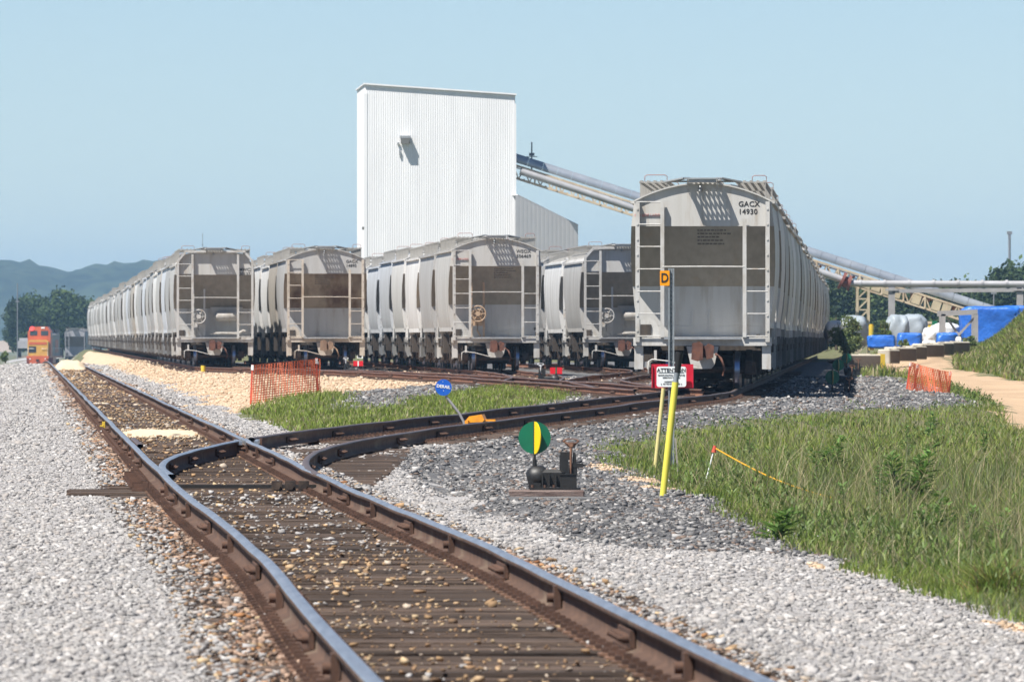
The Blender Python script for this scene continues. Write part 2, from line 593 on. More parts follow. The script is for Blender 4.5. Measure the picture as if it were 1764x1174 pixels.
def wpoly(pts, z):
    return [tuple(W(x, y, z)[:2]) for x, y in pts]


TAN = wpoly([(128, 607), (150, 604), (330, 629), (600, 637), (780, 643), (1000, 655), (1080, 660), (960, 661), (800, 663), (700, 667), (610, 676), (570, 684), (545, 700), (470, 698), (410, 697), (360, 682), (240, 645)], -.06)
STRIP = wpoly([(405, 698), (440, 692), (545, 685), (590, 682), (578, 699), (640, 707), (700, 694), (760, 684), (860, 672), (985, 670), (985, 690), (900, 700), (790, 712), (640, 729), (560, 735), (470, 729)], -.1)
ROAD = wpoly([(1505, 640), (1530, 630), (1570, 624), (1632, 621), (1640, 632), (1642, 648), (1764, 661), (1960, 690), (1960, 790), (1764, 724), (1700, 694), (1640, 672), (1600, 660), (1540, 652)], -.22)
YARDGRASS = wpoly([(680, 631), (700, 627), (780, 630), (790, 640), (730, 639)], -.02)


def region(X, Y):
    """0 soil, 1 ballast, 2 dark gravel, 3 tan gravel, 4 dirt road, 5 track bed"""
    j = (vnoise(X, Y, 1.3, 21) - .5)
    j2 = (vnoise(X, Y, 4.0, 22) - .5)
    Xj = X + j * .5 + j2 * .6
    Yj = Y + (vnoise(X, Y, 2.0, 23) - .5) * 6
    u = Xj - main_x(Y)
    r = np.zeros(np.shape(X), int)
    gravel = (Xj < grass_edge(Y) + .35) & (Y < 480)
    r[gravel] = 2
    r[inpoly(Xj, Yj, TAN)] = 3
    r[inpoly(Xj, Yj, STRIP)] = 0
    r[inpoly(Xj, Yj, YARDGRASS)] = 0
    lim = np.interp(Y, [0, 60, 70, 84, 100, 600], [9, 4.2, 2.3, 2.0, 2.4, 2.7])
    r[(u < lim) & (u > -4.6) & (Xj < grass_edge(Y) + np.interp(Y, [60, 90], [.7, .1]))] = 1
    # light stone lies inside the fork of the switch too
    r[(Y > 84) & (Y < 132) & (X > main_x(Y)) & (Xj < div_x(Y) + 1.25) & (Xj < grass_edge(Y))] = 1
    r[(Y < 130) & (np.abs(X - grass_edge(Y)) < .20) & (vnoise(X, Y, 1.8, 51) > .72)] = 3
    r[(np.abs(X - main_x(Y)) < 1.15 + j * .3) & (Y > 36)] = 5
    r[inpoly(Xj, Yj, ROAD)] = 4
    r[(u <= -4.6)] = 0
    return r


# ------------------------------------------------------------------ ground sheet, cut into the kinds of ground
def build_ground():
    rows = np.concatenate([np.arange(-30, 30, 3), np.arange(30, 260, .5), np.arange(260, 620, 1.5), 620 * 1.045 ** np.arange(0, 60)])
    uc = np.concatenate([-6.0 - 1.0 * 1.22 ** np.arange(42, -1, -1), np.arange(-6.0, 24.0, .25), np.arange(24.0, 62.0, .8), 62 + 1.0 * 1.25 ** np.arange(0, 36)])
    uc = np.unique(np.round(uc, 3))
    Yg, Ug = np.meshgrid(rows, uc, indexing='ij')
    Xg = Ug + main_x(np.minimum(Yg, 900))
    Zg = ground_z(Xg, Yg)
    V = np.stack([Xg, Yg, Zg], -1).reshape(-1, 3)
    nr, nc = Yg.shape
    ii, jj = np.meshgrid(np.arange(nr - 1), np.arange(nc - 1), indexing='ij')
    a = (ii * nc + jj).ravel()
    Q = np.stack([a, a + 1, a + nc + 1, a + nc], -1)
    cen = V[Q].mean(1)
    reg = region(cen[:, 0], cen[:, 1])
    for k, nm, m in ((0, 'ground', 'soil'), (1, 'ballast', 'ballast'), (2, 'grey_gravel', 'dark_gravel'), (3, 'tan_gravel', 'tan_gravel'), (4, 'dirt_road', 'dirt_road'), (5, 'trackbed', 'trackbed')):
        q = Q[reg == k]
        if not len(q): continue
        used, inv = np.unique(q, return_inverse=True)
        me = np_mesh(nm, V[used], quads=inv.reshape(-1, 4), smooth=True)
        me.materials.append(MATS[m])
        tag(inst(nm, me), kind='structure')


build_ground()


# ------------------------------------------------------------------ hills
def hill(name, Y0, prof, depth, amp):
    xs = np.arange(-1000, 1001, 5.0)
    ds = np.linspace(0, 1, 46)
    Xg, Dg = np.meshgrid(xs, ds, indexing='ij')
    px = CX + Xg * F / Y0
    top = np.interp(px, [p[0] for p in prof], [p[1] for p in prof])
    zt = H + (YH - top) / F * Y0
    shape = np.sin(np.clip(Dg / .62, 0, 1) * math.pi / 2) * (1 - .5 * sstep(.62, 1, Dg))
    Yg = Y0 - depth * .62 + Dg * depth
    gx = Xg + 0 * Dg
    n = vnoise(gx, Yg, 15, 5) * .6 + vnoise(gx, Yg, 34, 6) * .6 + rng.random(gx.shape) * .5
    Z = -6 + (zt + 6) * shape + amp * (n - .8) * np.clip(shape * 3, 0, 1) + 9 * (vnoise(gx, Yg, 130, 8) - .5) * np.sin(Dg * math.pi) * (Dg < .6)
    V = np.stack([gx, Yg, Z], -1).reshape(-1, 3)
    nr, nc = gx.shape
    ii, jj = np.meshgrid(np.arange(nr - 1), np.arange(nc - 1), indexing='ij')
    a = (ii * nc + jj).ravel()
    Q = np.stack([a, a + nc, a + nc + 1, a + 1], -1)
    me = np_mesh(name, V, quads=Q, smooth=False)
    me.materials.append(MATS['hill_forest'])
    tag(inst(name, me), kind='structure')


hill('hills', 4600, [(-2500, 470), (-900, 440), (-300, 462), (0, 452), (45, 455), (80, 463), (112, 474), (150, 464), (200, 452), (245, 447), (300, 450), (380, 462), (520, 470), (800, 505), (1000, 512), (1250, 498), (1400, 484), (1450, 482), (1560, 510), (1700, 520), (2200, 500), (3500, 480)], 700, 5.0)


# ------------------------------------------------------------------ tracks
def rail_profile():
    # half outline from the centre of the base up to the head: (lateral, height below the running surface, is head)
    return [(-.070, -.172), (.070, -.172), (.070, -.160), (.012, -.140), (.009, -.055), (.036, -.040), (.0365, -.012), (.026, -.0015), (-.026, -.0015), (-.0365, -.012), (-.036, -.040), (-.009, -.055), (-.012, -.140), (-.070, -.160)]


def sweep_rail(name, xc, zc, off, y0, y1, step, parent, m_side='rail_rust', m_head='rail_head', wave=.011, seed=1, loc=None, head_all=True):
    n = max(2, int((y1 - y0) / step) + 1)
    Y = np.linspace(y0, y1, n)
    e = .5
    sl = (xc(Y + e) - xc(Y - e)) / (2 * e)
    nx, ny = 1 / np.sqrt(1 + sl ** 2), -sl / np.sqrt(1 + sl ** 2)
    fade = np.clip((Y - 30) / 20, .4, 1)
    wz = wave * fade * (2 * (vnoise(Y, Y * 0 + seed, 5.5, seed) - .5) + 1.1 * (vnoise(Y, Y * 0 + seed, 2.4, seed + 5) - .5))
    wx = wave * .9 * fade * (2 * (vnoise(Y, Y * 0 + seed, 6.5, seed + 9) - .5) + .8 * (vnoise(Y, Y * 0 + seed, 2.6, seed + 3) - .5))
    px = xc(Y) + nx * (off + wx); py = Y + ny * (off + wx); pz = zc(Y) + wz
    P = rail_profile()
    k = len(P)
    V = np.zeros((n, k, 3))
    for i, (a, b) in enumerate(P):
        V[:, i, 0] = px + nx * a; V[:, i, 1] = py + ny * a; V[:, i, 2] = pz + b
    V = V.reshape(-1, 3)
    Q, M = [], []
    head = {6, 7, 8}
    ii = np.arange(n - 1)
    for i in range(k):
        i2 = (i + 1) % k
        Q.append(np.stack([ii * k + i, ii * k + i2, (ii + 1) * k + i2, (ii + 1) * k + i], -1))
        M.append(np.full(n - 1, 1 if i in head else 0))
    me = np_mesh(name, V, quads=np.concatenate(Q))
    me.materials.append(MATS[m_side]); me.materials.append(MATS[m_head])
    me.polygons.foreach_set('material_index', np.concatenate(M).astype(np.int32))
    caps = MB()
    return inst(name, me, parent)


G2 = .7535     # half the distance between the rail heads
tie_meshes = []
for k in range(4):
    mb = MB()
    mb.cbox((0, 0, -.09), (2.6, .235, .18), .012)
    rr = random.Random(k)
    mb.v = [(x + rr.uniform(-.006, .006), y + rr.uniform(-.012, .012), z + (rr.uniform(-.008, .004) if z > -.05 else 0)) for x, y, z in mb.v]
    tie_meshes.append(mb.mesh('tie', 'tie_wood'))
mb = MB()
mb.box((0, 0, .006), (.36, .18, .012), 1)
for sx in (-1, 1):
    for sy in (-1, 1):
        mb.box((sx * .105, sy * .055, .028), (.034, .03, .036))
        mb.box((sx * .15, sy * .03, .026), (.03, .03, .02))
    mb.box((sx * .08, -.115, .004), (.04, .03, .05))      # rail anchors
plate_me = mb.mesh('tie_plate', ['rust', 'rust_plate'])
mb = MB()
for s in (-1, 1):
    mb.box((s * .030, 0, -.098), (.024, .92, .085))
    mb.box((s * .052, 0, -.145), (.03, .92, .02))
    for j in range(6):
        yy = -.38 + j * .152
        mb.cyl((s * .042, yy, -.095), (s * .075, yy, -.095), .024, 6)
        mb.cyl((s * .075, yy, -.095), (s * .098, yy, -.095), .012, 6)
joint_me = mb.mesh('joint_bar', 'rust')
mb = MB()
for s in (-1, 1):
    mb.box((s * .036, 0, -.09), (.036, .17, .13))
    mb.cyl((s * .05, 0, -.09), (s * .09, 0, -.09), .03, 6)
    mb.box((s * .075, 0, -.15), (.08, .16, .03))
clamp_me = mb.mesh('rail_brace', 'rust')


def add_ties(parent, xc, zc, ys, length=2.6, sep_from=0, n_sep=300, shift=0.0, sl_of=None):
    rest = MB()
    for i, y in enumerate(ys):
        x = float(xc(y)); z = float(zc(y)) - .174
        sl = float(xc(y + .5) - xc(y - .5))
        a = -math.atan(sl) + random.uniform(-.012, .012)
        L = length(y) if callable(length) else length
        sh = (shift(y) if callable(shift) else shift) + random.uniform(-.05, .05)
        c = Vector((x + sh * math.cos(a), y + sh * math.sin(a), z + random.uniform(-.012, .006)))
        if i < n_sep:
            o = inst('tie', random.choice(tie_meshes), parent, c, (random.uniform(-.01, .01), random.uniform(-.004, .004), a), scale=(L / 2.6, random.uniform(.9, 1.08), 1))
        else:
            rest.box(c - Vector((0, 0, .09 + random.uniform(-.03, .02))), (L, .23, .18), random.choice((0, 0, 1)), Matrix.Rotation(a, 3, 'Z'))
    if rest.v:
        tag(rest.build('tie', ['tie_wood', 'block_wood'], parent), kind='stuff')


def add_plates(parent, xc, zc, ys, n_sep, offs=(-G2, G2)):
    rest = MB()
    i = 0
    for y in ys:
        sl = float(xc(y + .5) - xc(y - .5)); a = -math.atan(sl)
        for s in offs:
            c = Vector((float(xc(y)) + s * math.cos(a), y + s * math.sin(a), float(zc(y)) - .176))
            if i < n_sep:
                inst('tie_plate', plate_me, parent, c, (0, 0, a))
            else:
                rest.box(c + Vector((0, 0, .014)), (.36, .19, .028), 0, Matrix.Rotation(a, 3, 'Z'))
                rest.box(c + Vector((.11, 0, .04)), (.05, .15, .035), 0); rest.box(c + Vector((-.11, 0, .04)), (.05, .15, .035), 0)
            i += 1
    if rest.v:
        tag(rest.build('tie_plate', 'rust', parent), kind='stuff')


def add_joints(parent, xc, zc, ys, offs=(-G2, G2), me=None):
    for y in ys:
        for s in offs:
            sl = float(xc(y + .5) - xc(y - .5)); a = -math.atan(sl)
            inst('joint_bar' if me is None else 'rail_brace', me or joint_me, parent, (float(xc(y)) + s * math.cos(a), y + s * math.sin(a), float(zc(y))), (0, 0, a))


main_track = empty('railway_track', (float(main_x(40)), 40, 0), label='main line track with shiny rails running from the foreground to the far locomotive', cat='railway track')
main_track.location = (0, 0, 0)
sweep_rail('rail', main_x, main_z, -G2, 20, 640, .4, main_track, seed=1, wave=.008)
sweep_rail('rail', main_x, main_z, G2, 20, 84.0, .3, main_track, seed=2, wave=.008)
sweep_rail('rail', lambda Y: main_x(Y), main_z, G2, 84.4, 640, .4, main_track, seed=4, wave=.009)
ys_main = list(np.arange(28.0, 560, .5))


def main_len(y):
    if 83.5 < y < 86.2: return 3.0
    if 86.2 <= y < 122: return 2.6 + (y - 86) / 36 * 2.1
    return 2.6


def main_shift(y):
    if 83.5 < y < 86.2: return -.16
    if 86.2 <= y < 122: return (y - 86) / 36 * 1.05
    return 0.0


add_ties(main_track, main_x, main_z, [y for y in ys_main if y > 34], main_len, n_sep=300, shift=main_shift)
add_plates(main_track, main_x, main_z, [y for y in ys_main if y > 34], 300)
add_joints(main_track, main_x, main_z, [41.3, 53.2, 65.2, 76.6, 99.2, 111, 123, 135, 147, 159])
add_joints(main_track, main_x, main_z, [37.2, 47.2, 59.3, 71.0, 80.6, 105.5, 117], me=clamp_me)
# switch parts
sw = MB()
sw.box((-.17, 0, -.13), (.05, .12, .10)); sw.box((-.22, 0, -.16), (.16, .2, .03)); sw.box((-.24, 0, -.13), (.09, .03, .06))
sw_me = sw.mesh('rail_brace', 'rust')
for j in range(9):
    inst('rail_brace', sw_me, main_track, (float(main_x(84.6 + j * 1.0)) - G2, 84.6 + j * 1.0, 0))
mb = MB()
mb.box((0, 0, 0), (1.5, .05, .035)); mb.box((.95, 0, -.03), (.5, .04, .03))
mb.build('switch_rod', 'stand_black', main_track, loc=(float(main_x(84.9)), 84.9, -.13))
mb = MB()
for j in range(3):
    mb.box((j * .13, 0, 0), (.1, .16, .1)); mb.cyl((j * .13, -.12, .0), (j * .13, -.06, .0), .04, 6)
mb.box((.13, 0, -.05), (.42, .22, .02))
mb.build('rod_clip', 'truck_iron', main_track, loc=(float(main_x(84)) + .33, 84.2, -.115))
# guard rail opposite the frog and frog
sweep_rail('guard_rail', lambda Y: main_x(Y) + .09, main_z, -G2, 108, 115, .5, main_track, seed=7, m_head='rail_dull', wave=.003)

siding = empty('railway_track', (0, 0, 0), label='curved dull siding track branching right from the near switch to the rightmost wagon', cat='railway track')
point_off = lambda Y: div_x(Y)
sweep_rail('rail', div_x, div_z, G2, 84.0, 560, .4, siding, seed=3, m_head='rail_dull', wave=.011)
sweep_rail('switch_rail', lambda Y: div_x(Y) + .075 * np.exp(-(np.asarray(Y) - 84.4) / 3.0), div_z, -G2, 84.4, 111.2, .3, siding, seed=6, wave=.006)
sweep_rail('rail', div_x, div_z, -G2, 113.6, 560, .4, siding, seed=8, m_head='rail_dull', wave=.011)
mb = MB()
fy = 112.3; fx = float(main_x(fy)) + G2
mb.prism([(-.14, -1.2), (.14, -1.2), (.20, 1.3), (-.13, 1.3)], -.165, -.05, plane='xy')
mb.prism([(-.035, -1.5), (.03, -1.5), (.05, 1.3), (-.05, 1.3)], -.05, .004, plane='xy', m=1)
mb.prism([(-.12, -1.3), (-.075, -1.3), (-.10, .6), (-.14, .6)], -.05, 0.002, plane='xy', m=1)
mb.prism([(.075, -1.3), (.12, -1.3), (.20, .6), (.15, .6)], -.05, 0.002, plane='xy', m=1)
mb.build('frog', ['rail_rust', 'rail_head'], siding, loc=(fx, fy, 0), rot=(0, 0, .056))
mb = MB()
for s, e in ((0, 0),):
    mb.box((0, 0, -.085), (.14, .3, .16))
mb.build('heel_block', 'rust', siding, loc=(float(div_x(114.2)) - G2 + .02, 114.4, 0), rot=(0, 0, -.05))
ys_div = list(np.arange(122.3, 330, .52))
add_ties(siding, div_x, div_z, ys_div, 2.6, n_sep=140)
add_plates(siding, div_x, div_z, list(np.arange(122.3, 230, .52)), 150)
add_joints(siding, div_x, div_z, [95, 101.5, 107.5, 119, 125, 131.5, 138, 144.5, 151, 158, 165, 172, 179, 186])

yard = [('ladder_track', ladder_x, 192, 356, 'rusty ladder track crossing in front of the standing wagon lines', 3.4),
        ('yard_track', track2_x, 306, 440, 'rusty yard track under the second line of wagons from the left', 1),
        ('yard_track', track3_x, 236, 440, 'rusty yard track under the wagon line in front of the white tower', 1),
        ('yard_track', track4_x, 206, 400, 'rusty yard track under the wagon line half hidden by the nearest wagon', 1)]
for i, (nm, fx_, a, b, lab, _) in enumerate(yard):
    t = empty(nm, (0, 0, 0), label=lab, cat='railway track')
    for s in (-G2, G2):
        sweep_rail('rail', fx_, yz, s, a, b, .8, t, m_side='yard_rust', m_head='rail_dull', seed=20 + i, wave=.014)
    add_ties(t, fx_, yz, list(np.arange(a + 1, b, .55)), 2.6, n_sep=0)
    add_plates(t, fx_, yz, list(np.arange(a + 1, min(b, 345), .55)), 0)
    add_joints(t, fx_, yz, list(np.arange(a + 6, min(b, 345), 11.9)))
t = empty('yard_track', (0, 0, 0), label='rusty yard track under the long leftmost line of wagons', cat='railway track')
t1x = lambda Y: T1[1] + TH * (np.asarray(Y, float) - 346)
for s in (-G2, G2):
    sweep_rail('rail', t1x, yz, s, 352, 930, 3, t, m_side='yard_rust', m_head='rail_dull', seed=40, wave=.01)
add_ties(t, t1x, yz, list(np.arange(353, 520, .6)), 2.6, n_sep=0)


# ------------------------------------------------------------------ hopper wagons
LB = 5.65
ZS, ZV, ZB = 3.64, 2.30, 1.42      # bottom of the end panel, foot of the slope sheet, floor


def yend(z):
    if z >= ZS: return LB
    if z <= ZV: return LB - 1.1
    return LB - (ZS - z) / (ZS - ZV) * 1.1


def body_profile(kind):
    side = [(1.475, ZB), (1.515, 1.60), (1.56, 1.90), (1.595, ZV), (1.62, 2.75), (1.62, 3.2), (1.60, ZS), (1.56, 3.95), (1.535, 4.19)]
    if kind == 'round':
        roof = []
        for a in np.linspace(0, 1, 9)[1:]:
            x = 1.535 * (1 - a)
            roof.append((x, 4.19 + .40 * (1 - (x / 1.535) ** 2)))
    else:
        side = side[:-1] + [(1.54, 4.02)]
        roof = [(1.40, 4.14), (1.22, 4.40), (1.1, 4.45), (.6, 4.50), (.3, 4.53), (0, 4.54)]
    return side + roof


def make_body(kind):
    P = body_profile(kind)
    mb = MB()
    # side and roof skin
    for s in (-1, 1):
        nst = 3
        vs, fs = [], []
        for (x, z) in P:
            ye = yend(z)
            for j in range(nst):
                vs.append((s * x, -ye + 2 * ye * j / (nst - 1), z))
        for i in range(len(P) - 1):
            for j in range(nst - 1):
                a = i * nst + j
                fs.append((a, a + 1, a + nst + 1, a + nst))
        mb.add(vs, fs, 0, True)
    for e in (-1, 1):
        vs, fs = [], []
        for (x, z) in P:
            vs += [(-x, e * yend(z), z), (x, e * yend(z), z)]
        for i in range(len(P) - 1):
            fs.append((2 * i, 2 * i + 1, 2 * i + 3, 2 * i + 2))
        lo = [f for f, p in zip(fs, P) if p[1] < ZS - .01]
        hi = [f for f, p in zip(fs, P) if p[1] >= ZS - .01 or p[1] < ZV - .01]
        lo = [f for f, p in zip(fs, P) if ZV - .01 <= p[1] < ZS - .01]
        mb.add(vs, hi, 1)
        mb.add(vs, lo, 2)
    yb = yend(ZB)
    mb.add([(-1.475, -yb, ZB), (1.475, -yb, ZB), (1.475, yb, ZB), (-1.475, yb, ZB)], [(0, 1, 2, 3)], 0)
    # roof edge trim over the end panel, eaves, side sills, seams
    Rf = [p for p in P if p[1] >= (4.18 if kind == 'round' else 4.0)]
    for e in (-1, 1):
        for s in (-1, 1):
            for (x0, z0), (x1, z1) in zip(Rf[:-1], Rf[1:]):
                mb.beam((s * x0, e * (LB + .02), z0 + .012), (s * x1, e * (LB + .02), z1 + .012), .10, .03, 1, up=(-(z1 - z0) * s, 0, abs(x0 - x1)))
    ze = Rf[0][1]
    for s in (-1, 1):
        mb.box((s * (Rf[0][0] + .03), 0, ze - .01), (.10, 2 * LB - .1, .07), 0)
        mb.box((s * 1.45, 0, ZB + .01), (.10, 2 * yb, .14), 0)
    mb.box((0, LB - 1.12 + .02, 1.7), (1.0, .03, .6), 1)
    for e in (-1, 1):
        mb.box((0, e * (yb - .03), 1.28), (2.9, .055, .275), 1)
    for sx in (-.25, .13):
        mb.box((sx, -(LB - 1.1) - .015, 1.5), (.03, .03, .5), 1)
    return mb.mesh('body', ['car_paint', 'car_paint_end', 'car_slope_shade_dust'])


def make_hopper_bay():
    mb = MB()
    for y0 in (-1.75, 1.75):
        top = [(-1.40, y0 - 1.65), (1.40, y0 - 1.65), (1.40, y0 + 1.65), (-1.40, y0 + 1.65)]
        bot = [(-.85, y0 - .7), (.85, y0 - .7), (.85, y0 + .7), (-.85, y0 + .7)]
        vs = [(x, y, 1.41) for x, y in top] + [(x, y, .38) for x, y in bot]
        mb.add(vs, [(0, 1, 5, 4), (1, 2, 6, 5), (2, 3, 7, 6), (3, 0, 4, 7), (4, 5, 6, 7)], 0)
        mb.box((0, y0, .30), (1.9, 1.5, .16), 0)
        mb.cyl((-1.1, y0, .45), (1.1, y0, .45), .05, 8, 0)
        for s in (-1, 1):
            mb.box((s * 1.05, y0, .62), (.25, .3, .3), 0)
    rr = random.Random(5)
    for s in (-1, 1):
        for k in range(9):
            yy = -5 + k * 1.25 + rr.uniform(-.3, .3)
            mb.box((s * rr.uniform(1.1, 1.38), yy, rr.uniform(.75, 1.2)), (rr.uniform(.06, .3), rr.uniform(.1, .5), rr.uniform(.3, .7)), 0)
        mb.tube([(s * 1.3, -5, .95), (s * 1.28, 0, .9), (s * 1.3, 5, .95)], .03, 5)
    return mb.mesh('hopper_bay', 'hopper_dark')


def make_frame():
    """centre sill, end sills, bolsters"""
    mb = MB()
    mb.box((0, 0, .82), (.42, 2 * LB + .1, .32), 2)
    for e in (-1, 1):
        mb.box((0, e * (LB + .02), 1.06), (3.10, .16, .19), 0)
        mb.box((0, e * (LB - .50), 1.135), (3.0, .95, .05), 0)
        mb.box((0, e * (LB + .14), 1.13), (1.72, .30, .05), 1)
        mb.prism([(-.36, .95), (.36, .95), (.27, .55), (.20, .45), (-.20, .45), (-.27, .55)], e * (LB + .06), e * (LB + .16), 0)
        mb.box((0, e * 4.3, .98), (2.9, .5, .26), 2)
    for s in (-1, 1):
        for e in (-1, 1):
            mb.box((s * 1.43, e * (LB - .35), .90), (.10, .5, .2), 2)
            mb.box((s * 1.43, e * (LB - .0), .70), (.20, .05, .52), 0)
            mb.box((s * 1.49, e * (LB - .25), .42), (.05, .5, .04), 0)
            # diagonal wing plates that close the foot of the recess
            if s * e < 0: continue
            mb.prism([(s * 1.40, 1.16), (s * .98, 1.16), (s * .98, 1.34), (s * 1.08, 1.52), (s * 1.22, 1.60), (s * 1.40, 1.52)], e * (LB - .58), e * (LB - .56), 0)
    return mb.mesh('end_sill', ['car_trim', 'galvanized', 'hopper_dark'])


def make_end_posts():
    mb = MB()
    mb.box((1.455, -(LB + .07), 2.62), (.095, .16, 3.14))
    mb.box((1.50, -(LB - .02), 1.30), (.02, .30, .5))
    for j in range(9):
        mb.box((1.455, -(LB + .155), 1.3 + j * .34), (.035, .02, .035))
    return mb.mesh('corner_post', 'car_trim')


def make_ladder():
    mb = MB()
    yy = -(LB + .11)
    mb.box((-.90, yy, 2.68), (.085, .10, 3.05))
    for j in range(7):
        z = 1.18 + j * .5
        mb.tube([(-1.46, yy - .03, z), (-.90, yy - .03, z)], .016, 6)
    mb.box((-1.42, yy, 3.82), (.02, .05, .75))
    return mb.mesh('ladder', 'car_trim')


def make_ladder_right():
    mb = MB()
    yy = -(LB + .11)
    mb.box((.94, yy, 2.48), (.085, .10, 2.65))
    for j in range(4):
        z = 1.18 + j * .5
        mb.tube([(1.46, yy - .03, z), (.94, yy - .03, z)], .016, 6)
    return mb.mesh('ladder', 'car_trim')


def make_handrail():
    mb = MB()
    yy = -(LB + .15)
    mb.tube([(-.90, yy, 2.73), (0, yy - .02, 2.735), (.94, yy, 2.73)], .018, 6)
    return mb.mesh('handrail', 'car_trim')


def make_lever():
    mb = MB()
    yy = -(LB + .35)
    mb.tube([(-1.2, yy, .35), (-1.2, yy, .62), (-1.12, yy, .66), (-.75, yy, .62), (-.3, yy, .50), (-.12, yy, .47)], .018, 6)
    mb.box((-1.05, yy + .15, .74), (.06, .3, .25))
    return mb.mesh('uncoupling_lever', 'car_trim')


def make_coupler():
    mb = MB()
    mb.box((0, -(LB + .32), .83), (.20, .55, .26))
    mb.prism([(-.24, .66), (-.10, .62), (.02, .66), (.02, 1.0), (-.06, 1.06), (-.22, 1.02)], -(LB + .78), -(LB + .5))
    mb.prism([(.10, .66), (.25, .70), (.27, .96), (.14, 1.02), (.06, .95)], -(LB + .72), -(LB + .52))
    mb.tube([(.30, -(LB + .35), .78), (.42, -(LB + .5), .68), (.5, -(LB + .52), .45), (.45, -(LB + .5), .3)], .03, 6)
    return mb.mesh('coupler', 'coupler_rust')


def grating(mb, x0, x1, y0, y1, z, n, m=0, th=.03):
    """diamond grating made of crossing bars with a border"""
    w = .072
    for (a, b) in (((x0, y0), (x1, y0)), ((x1, y0), (x1, y1)), ((x1, y1), (x0, y1)), ((x0, y1), (x0, y0))):
        mb.beam((*a, z), (*b, z), .085, th, m)
    L = y1 - y0
    W_ = x1 - x0
    step = W_ / n
    run = L * .55
    k = -int(run / step) - 1
    while k * step < W_ + run:
        for sgn in (1, -1):
            xa = x0 + k * step; xb = xa + sgn * run
            if sgn < 0: xa, xb = xa + run, xa
            # clip to the border
            pa, pb = Vector((xa, y0)), Vector((xb, y1))
            t0, t1 = 0.0, 1.0
            dx = pb.x - pa.x
            if abs(dx) > 1e-6:
                ta, tb = (x0 - pa.x) / dx, (x1 - pa.x) / dx
                t0, t1 = max(t0, min(ta, tb)), min(t1, max(ta, tb))
            if t1 - t0 > .02:
                p, q = pa.lerp(pb, t0), pa.lerp(pb, t1)
                mb.beam((p.x, p.y, z - .004 * (sgn < 0)), (q.x, q.y, z - .004 * (sgn < 0)), w * .55, th * .6, m)
        k += 1


def make_end_walkway():
    mb = MB()
    grating(mb, -.36, .36, -(LB + .43), -(LB - .03), 4.70, 7)
    mb.box((0, -(LB + .40), 4.655), (.62, .03, .07))
    for s in (-1, 1):
        mb.tube([(s * .33, -(LB + .40), 4.68), (s * .33, -(LB + .03), 4.45)], .012, 5)
        mb.beam((s * .36, -(LB - .1), 4.72), (s * .80, -(LB - .35), 4.64), .3, .03)
    mb.tube([(-.05, -(LB + .02), 4.55), (-.05, -(LB + .08), 4.42)], .035, 6)
    return mb.mesh('end_walkway', 'galvanized')


def make_running_board(half, zoff=0.0):
    """long roof boards on brackets; half: only every other bracket"""
    mb = MB()
    z = 4.65 + zoff
    for s in (-1, 1):
        for x in (.78, .93, 1.08, 1.23, 1.38):
            mb.box((s * x, 0, z), (.06, 2 * (LB - .25), .035))
        n = 24 if not half else 8
        for j in range(n):
            y = -(LB - .25) + (j + .0) * 2 * (LB - .25) / (n - 1)
            mb.box((s * 1.08, y, z - .022), (.70, .03, .03))
            mb.box((s * 1.40, y, (z + 4.2) / 2 - .02), (.018, .018, z - 4.22))
            mb.box((s * .80, y, (z + 4.45) / 2 - .02), (.018, .018, z - 4.46))
    for e in (-1, 1):
        mb.box((0, e * (LB - .45), z - .002), (1.7, .45, .03))
    return mb.mesh('running_board', 'roof_deck')


def make_hatch():
    mb = MB()
    mb.box((0, 0, 4.58), (.62, 9.6, .10))
    for j in range(5):
        mb.cbox((0, -4 + j * 2, 4.66), (.74, 1.8, .08), .03)
        for s in (-1, 1):
            mb.box((s * .36, -4 + j * 2 + .5, 4.66), (.05, .1, .12))
    return mb.mesh('roof_hatch', 'roof_deck')


def make_grab(x0, x1, y):
    mb = MB()
    mb.tube([(x0, y, 4.64), (x0, y, 4.76), (x0 + .05, y, 4.79), (x1 - .05, y, 4.79), (x1, y, 4.76), (x1, y, 4.64)], .009, 5)
    return mb.mesh('grab_iron', 'grab_red')


def make_side_frame():
    mb = MB()
    for s in (-1, 1):
        mb.prism([(-1.15, .34), (-1.15, .60), (-.55, .66), (-.35, .88), (.35, .88), (.55, .66), (1.15, .60), (1.15, .34), (.75, .34), (.5, .22), (-.5, .22), (-.75, .34)], s * 1.03 - .07, s * 1.03 + .07, plane='yz')
        for j in (-.13, 0, .13):
            mb.cyl((s * 1.04, j, .30), (s * 1.04, j, .62), .055, 8)
        for e in (-1, 1):
            mb.box((s * 1.06, e * .86, .46), (.24, .34, .28), 1)
    mb.box((0, 0, .62), (2.1, .4, .28))
    for e in (-1, 1):
        mb.box((0, e * .48, .40), (1.9, .09, .12))
    return mb.mesh('side_frame', ['truck_iron', 'wheel_steel'])


def make_wheelset():
    mb = MB()
    mb.cyl((-1.05, 0, .42), (1.05, 0, .42), .075, 10)
    for s in (-1, 1):
        mb.cyl((s * .685, 0, .42), (s * .715, 0, .42), .455, 24)
        mb.tube([(s * .716, 0, .42), (s * .83, 0, .42)], .418, 24, 1)
    return mb.mesh('wheelset', ['wheel_steel', 'wheel_tread'])


